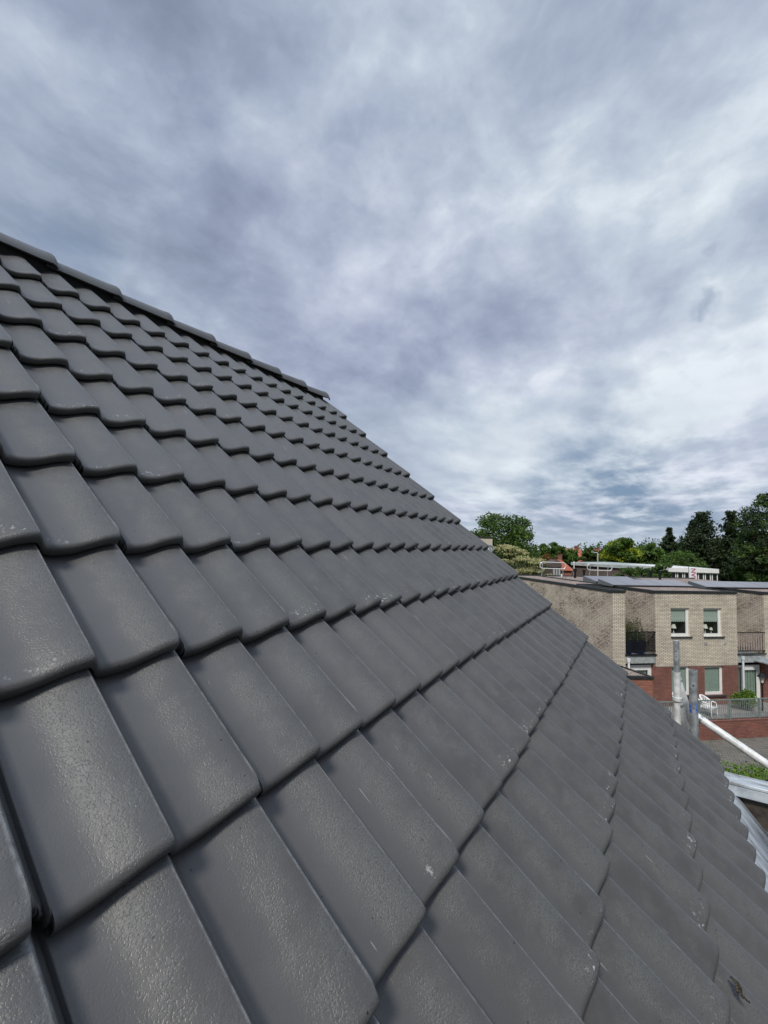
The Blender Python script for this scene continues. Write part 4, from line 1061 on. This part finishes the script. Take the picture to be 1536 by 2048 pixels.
# red roofed houses far off
def gable_house(x0, x1, yr, ye, d, label, wm):
    p0 = W(x0, ye, d); p1 = W(x1, ye, d); rz = W((x0+x1)/2, yr, d).z; r = empty('red_roof_house', Vector((p0.x, p0.y, GZ_STREET))); tag(r, label, 'house', 'far houses with orange roofs')
    T, Lw = solid('wall', p0, p1, 8, GZ_STREET, p0.z, wm, r)
    m = MB(); z = p0.z; o_ = .3
    vs = [T(-o_, -o_, z), T(Lw+o_, -o_, z), T(Lw+o_, 8+o_, z), T(-o_, 8+o_, z), T(-o_*.2, 4, rz+.6), T(Lw+o_*.2, 4, rz+.6)]
    m.add(vs, [(0, 1, 5, 4), (2, 3, 4, 5), (1, 2, 5), (3, 0, 4), (3, 2, 1, 0)]); m.build('roof', M['redroof'], r)
    for f in (.25, .6):
        m = MB(); m.add([T(Lw*f, -.03, z-2.6), T(Lw*f+1.4, -.03, z-2.6), T(Lw*f+1.4, -.03, z-1.2), T(Lw*f, -.03, z-1.2), T(Lw*f, .02, z-2.6), T(Lw*f+1.4, .02, z-2.6), T(Lw*f+1.4, .02, z-1.2), T(Lw*f, .02, z-1.2)], [(0, 1, 2, 3), (4, 7, 6, 5), (0, 4, 5, 1), (3, 2, 6, 7), (1, 5, 6, 2), (0, 3, 7, 4)]); m.build('window', M['white'], r)
    m = MB(); cx_ = Lw*.8; vs = [T(cx_, 3.7, rz), T(cx_+.7, 3.7, rz), T(cx_+.7, 4.4, rz), T(cx_, 4.4, rz)]; vs += [v+Vector((0, 0, 1.3)) for v in vs]
    m.add(vs, [(0, 1, 5, 4), (1, 2, 6, 5), (2, 3, 7, 6), (3, 0, 4, 7), (4, 5, 6, 7)]); m.build('chimney', M['red_brick'], r)
gable_house(1128, 1176, 1103, 1129, 95, 'far house with bright orange tiled roof left of the street lamp', M['orange_brick'])
gable_house(1186, 1214, 1104, 1120, 120, 'far orange roofed house half hidden by the yellow green tree', M['orange_brick'])
gable_house(1108, 1143, 1128, 1140, 60, 'low terracotta house behind the left roof guardrail', M['orange_brick'])
# little grey brown gabled dormer house behind the left guardrail
p0 = W(1104, 1134, 52); p1 = W(1122, 1134, 52); r = empty('garden_house', Vector((p0.x, p0.y, GZ_STREET))); tag(r, 'small brown house with arched roof and white windows behind the left guardrail', 'house')
T, Lw = solid('wall', p0, p1, 3, GZ_STREET, p0.z, M['brown_brick'], r)
m = MB(); vs = []; n = 9
for b_ in (-.1, 3.1):
    for k in range(n):
        t_ = math.pi*k/(n-1); vs.append(T(Lw/2-(Lw/2+.1)*math.cos(t_), b_, p0.z+Lw*.8*math.sin(t_)))
m.add(vs, [(k, k+1, n+k+1, n+k) for k in range(n-1)]+[tuple(range(n)), tuple(reversed(range(n, 2*n)))]); m.build('roof', M['brown_brick'], r)
for k in range(3):
    m = MB(); x = Lw*(.12+.3*k); m.add([T(x, -.02, p0.z-1.3), T(x+.2, -.02, p0.z-1.3), T(x+.2, -.02, p0.z-.1), T(x, -.02, p0.z-.1)], [(0, 1, 2, 3)]); m.build('window', M['concrete'], r)

# long brown brick building with pale fascia, then the white one with windows
r = empty('brown_building', W(1140, 1127, 62)); r.location.z = GZ_STREET; tag(r, 'long low brown brick building with a pale grey roof fascia', 'building')
p0 = W(1143, 1130, 62); p1 = W(1345, 1134, 52); zt = p0.z
solid('wall', p0, p1, 10, GZ_STREET, zt, M['brown_brick'], r)
solid('fascia', p0-fwh*.25-rth*.2, p1-fwh*.25, 10.3, zt+.003, zt+.42, mat('pale_grey_fascia', (.34, .39, .39), .6, noise_amt=.15, nscale=1.5), r)
r = empty('white_building', W(1330, 1135, 56)); r.location.z = GZ_STREET; tag(r, 'white flat roofed building with a row of windows below dark conifers', 'building')
p0 = W(1334, 1134, 50); p1 = W(1434, 1139, 50); zt = p0.z-.1
T, Lw = solid('wall', p0, p1, 8, GZ_STREET, zt, mat('dark_window_band_wall', (.05, .05, .052), .7), r)
solid('fascia', p0-fwh*.3, p1-fwh*.3, 8.4, zt-.42, zt+.05, M['white'], r)
for k in range(7):
    x = .35+k*.80; zz0, zz1 = zt-1.5, zt-.45
    m = MB(); 
    for (a0, a1_, z0, z1) in ((x, x+.09, zz0, zz1), (x+.57, x+.66, zz0, zz1), (x+.09, x+.57, zz0, zz0+.1), (x+.09, x+.57, zz1-.08, zz1)):
        q = [T(a, b, z) for a, b, z in ((a0, -.06, z0), (a1_, -.06, z0), (a1_, 0, z0), (a0, 0, z0), (a0, -.06, z1), (a1_, -.06, z1), (a1_, 0, z1), (a0, 0, z1))]
        m.add(q, [(0, 3, 2, 1), (4, 5, 6, 7), (0, 1, 5, 4), (1, 2, 6, 5), (2, 3, 7, 6), (3, 0, 4, 7)])
    wv_ = m.build('window', M['white'], r)
    m = MB(); m.quad(T(x+.09, -.03, zz0+.1), T(x+.57, -.03, zz0+.1), T(x+.57, -.03, zz1-.08), T(x+.09, -.03, zz1-.08)); m.build('pane', M['glass'], wv_)
# banner with magenta lettering
p0 = W(1378, 1137, 46); p1 = W(1393, 1137.5, 46); zt = p0.z+.05; r = empty('banner', Vector((p0.x, p0.y, ZT))); tag(r, 'white upright banner with magenta letters standing before the white building', 'banner')
ux = (p1-p0); ux.z = 0; Lw = ux.length; uxn = ux.normalized(); nn = Vector((-uxn.y, uxn.x, 0))
m = MB()
vs = [uxn*a+nn*b+Vector((0, 0, z-ZT)) for z in (zt-2.6, zt) for a, b in ((0, 0), (Lw, 0), (Lw, .02), (0, .02))]
m.add(vs, [(0, 3, 2, 1), (4, 5, 6, 7), (0, 1, 5, 4), (1, 2, 6, 5), (2, 3, 7, 6), (3, 0, 4, 7)]); m.build('cloth', M['white'], r)
m = MB(); m.tube(uxn*(-.04)+Vector((0, 0, GZ_STREET-ZT)), uxn*(-.04)+Vector((0, 0, zt+.15-ZT)), .03, 8); m.build('pole', M['galv'], r)
cu = bpy.data.curves.new('lettering', 'FONT'); cu.body = 'IAN'; cu.size = .66; cu.extrude = .002; cu.offset = .012
tx = bpy.data.objects.new('lettering', cu); dg = None
col.objects.link(tx); bpy.context.view_layer.update()
me = bpy.data.meshes.new_from_object(tx.evaluated_get(bpy.context.evaluated_depsgraph_get())); bpy.data.objects.remove(tx)
me.materials.append(mat('magenta_print', (.42, .04, .20), .6))
o = link('lettering', me, r)
mx = Matrix((Vector((0, 0, 1)), -uxn, -nn)).transposed().to_4x4()   # text runs upwards
o.matrix_basis = Matrix.Translation(uxn*(Lw*.86)-nn*.006+Vector((0, 0, zt-1.12-ZT))) @ mx
# street lamp
p = W(1195.5, 1114, 58); r = empty('street_lamp', Vector((p.x, p.y, GZ_STREET))); tag(r, 'pale street lamp with a short horizontal arm in front of the dark tree', 'street lamp')
hh = W(1195.5, 1106, 58).z-GZ_STREET
m = MB(); m.tube((0, 0, 0), (0, 0, hh), .09, 8, .06); m.build('pole', M['rail_alu'], r)
m = MB(); m.tube((0, 0, hh), rth*-.7+Vector((0, 0, hh+.12)), .05, 8); m.build('arm', M['rail_alu'], r)
m = MB(); m.box((-.12, -.12, hh+.07), (.12, .12, hh+.17)); o = m.build('lamp_head', M['concrete'], r); o.location = rth*-.75
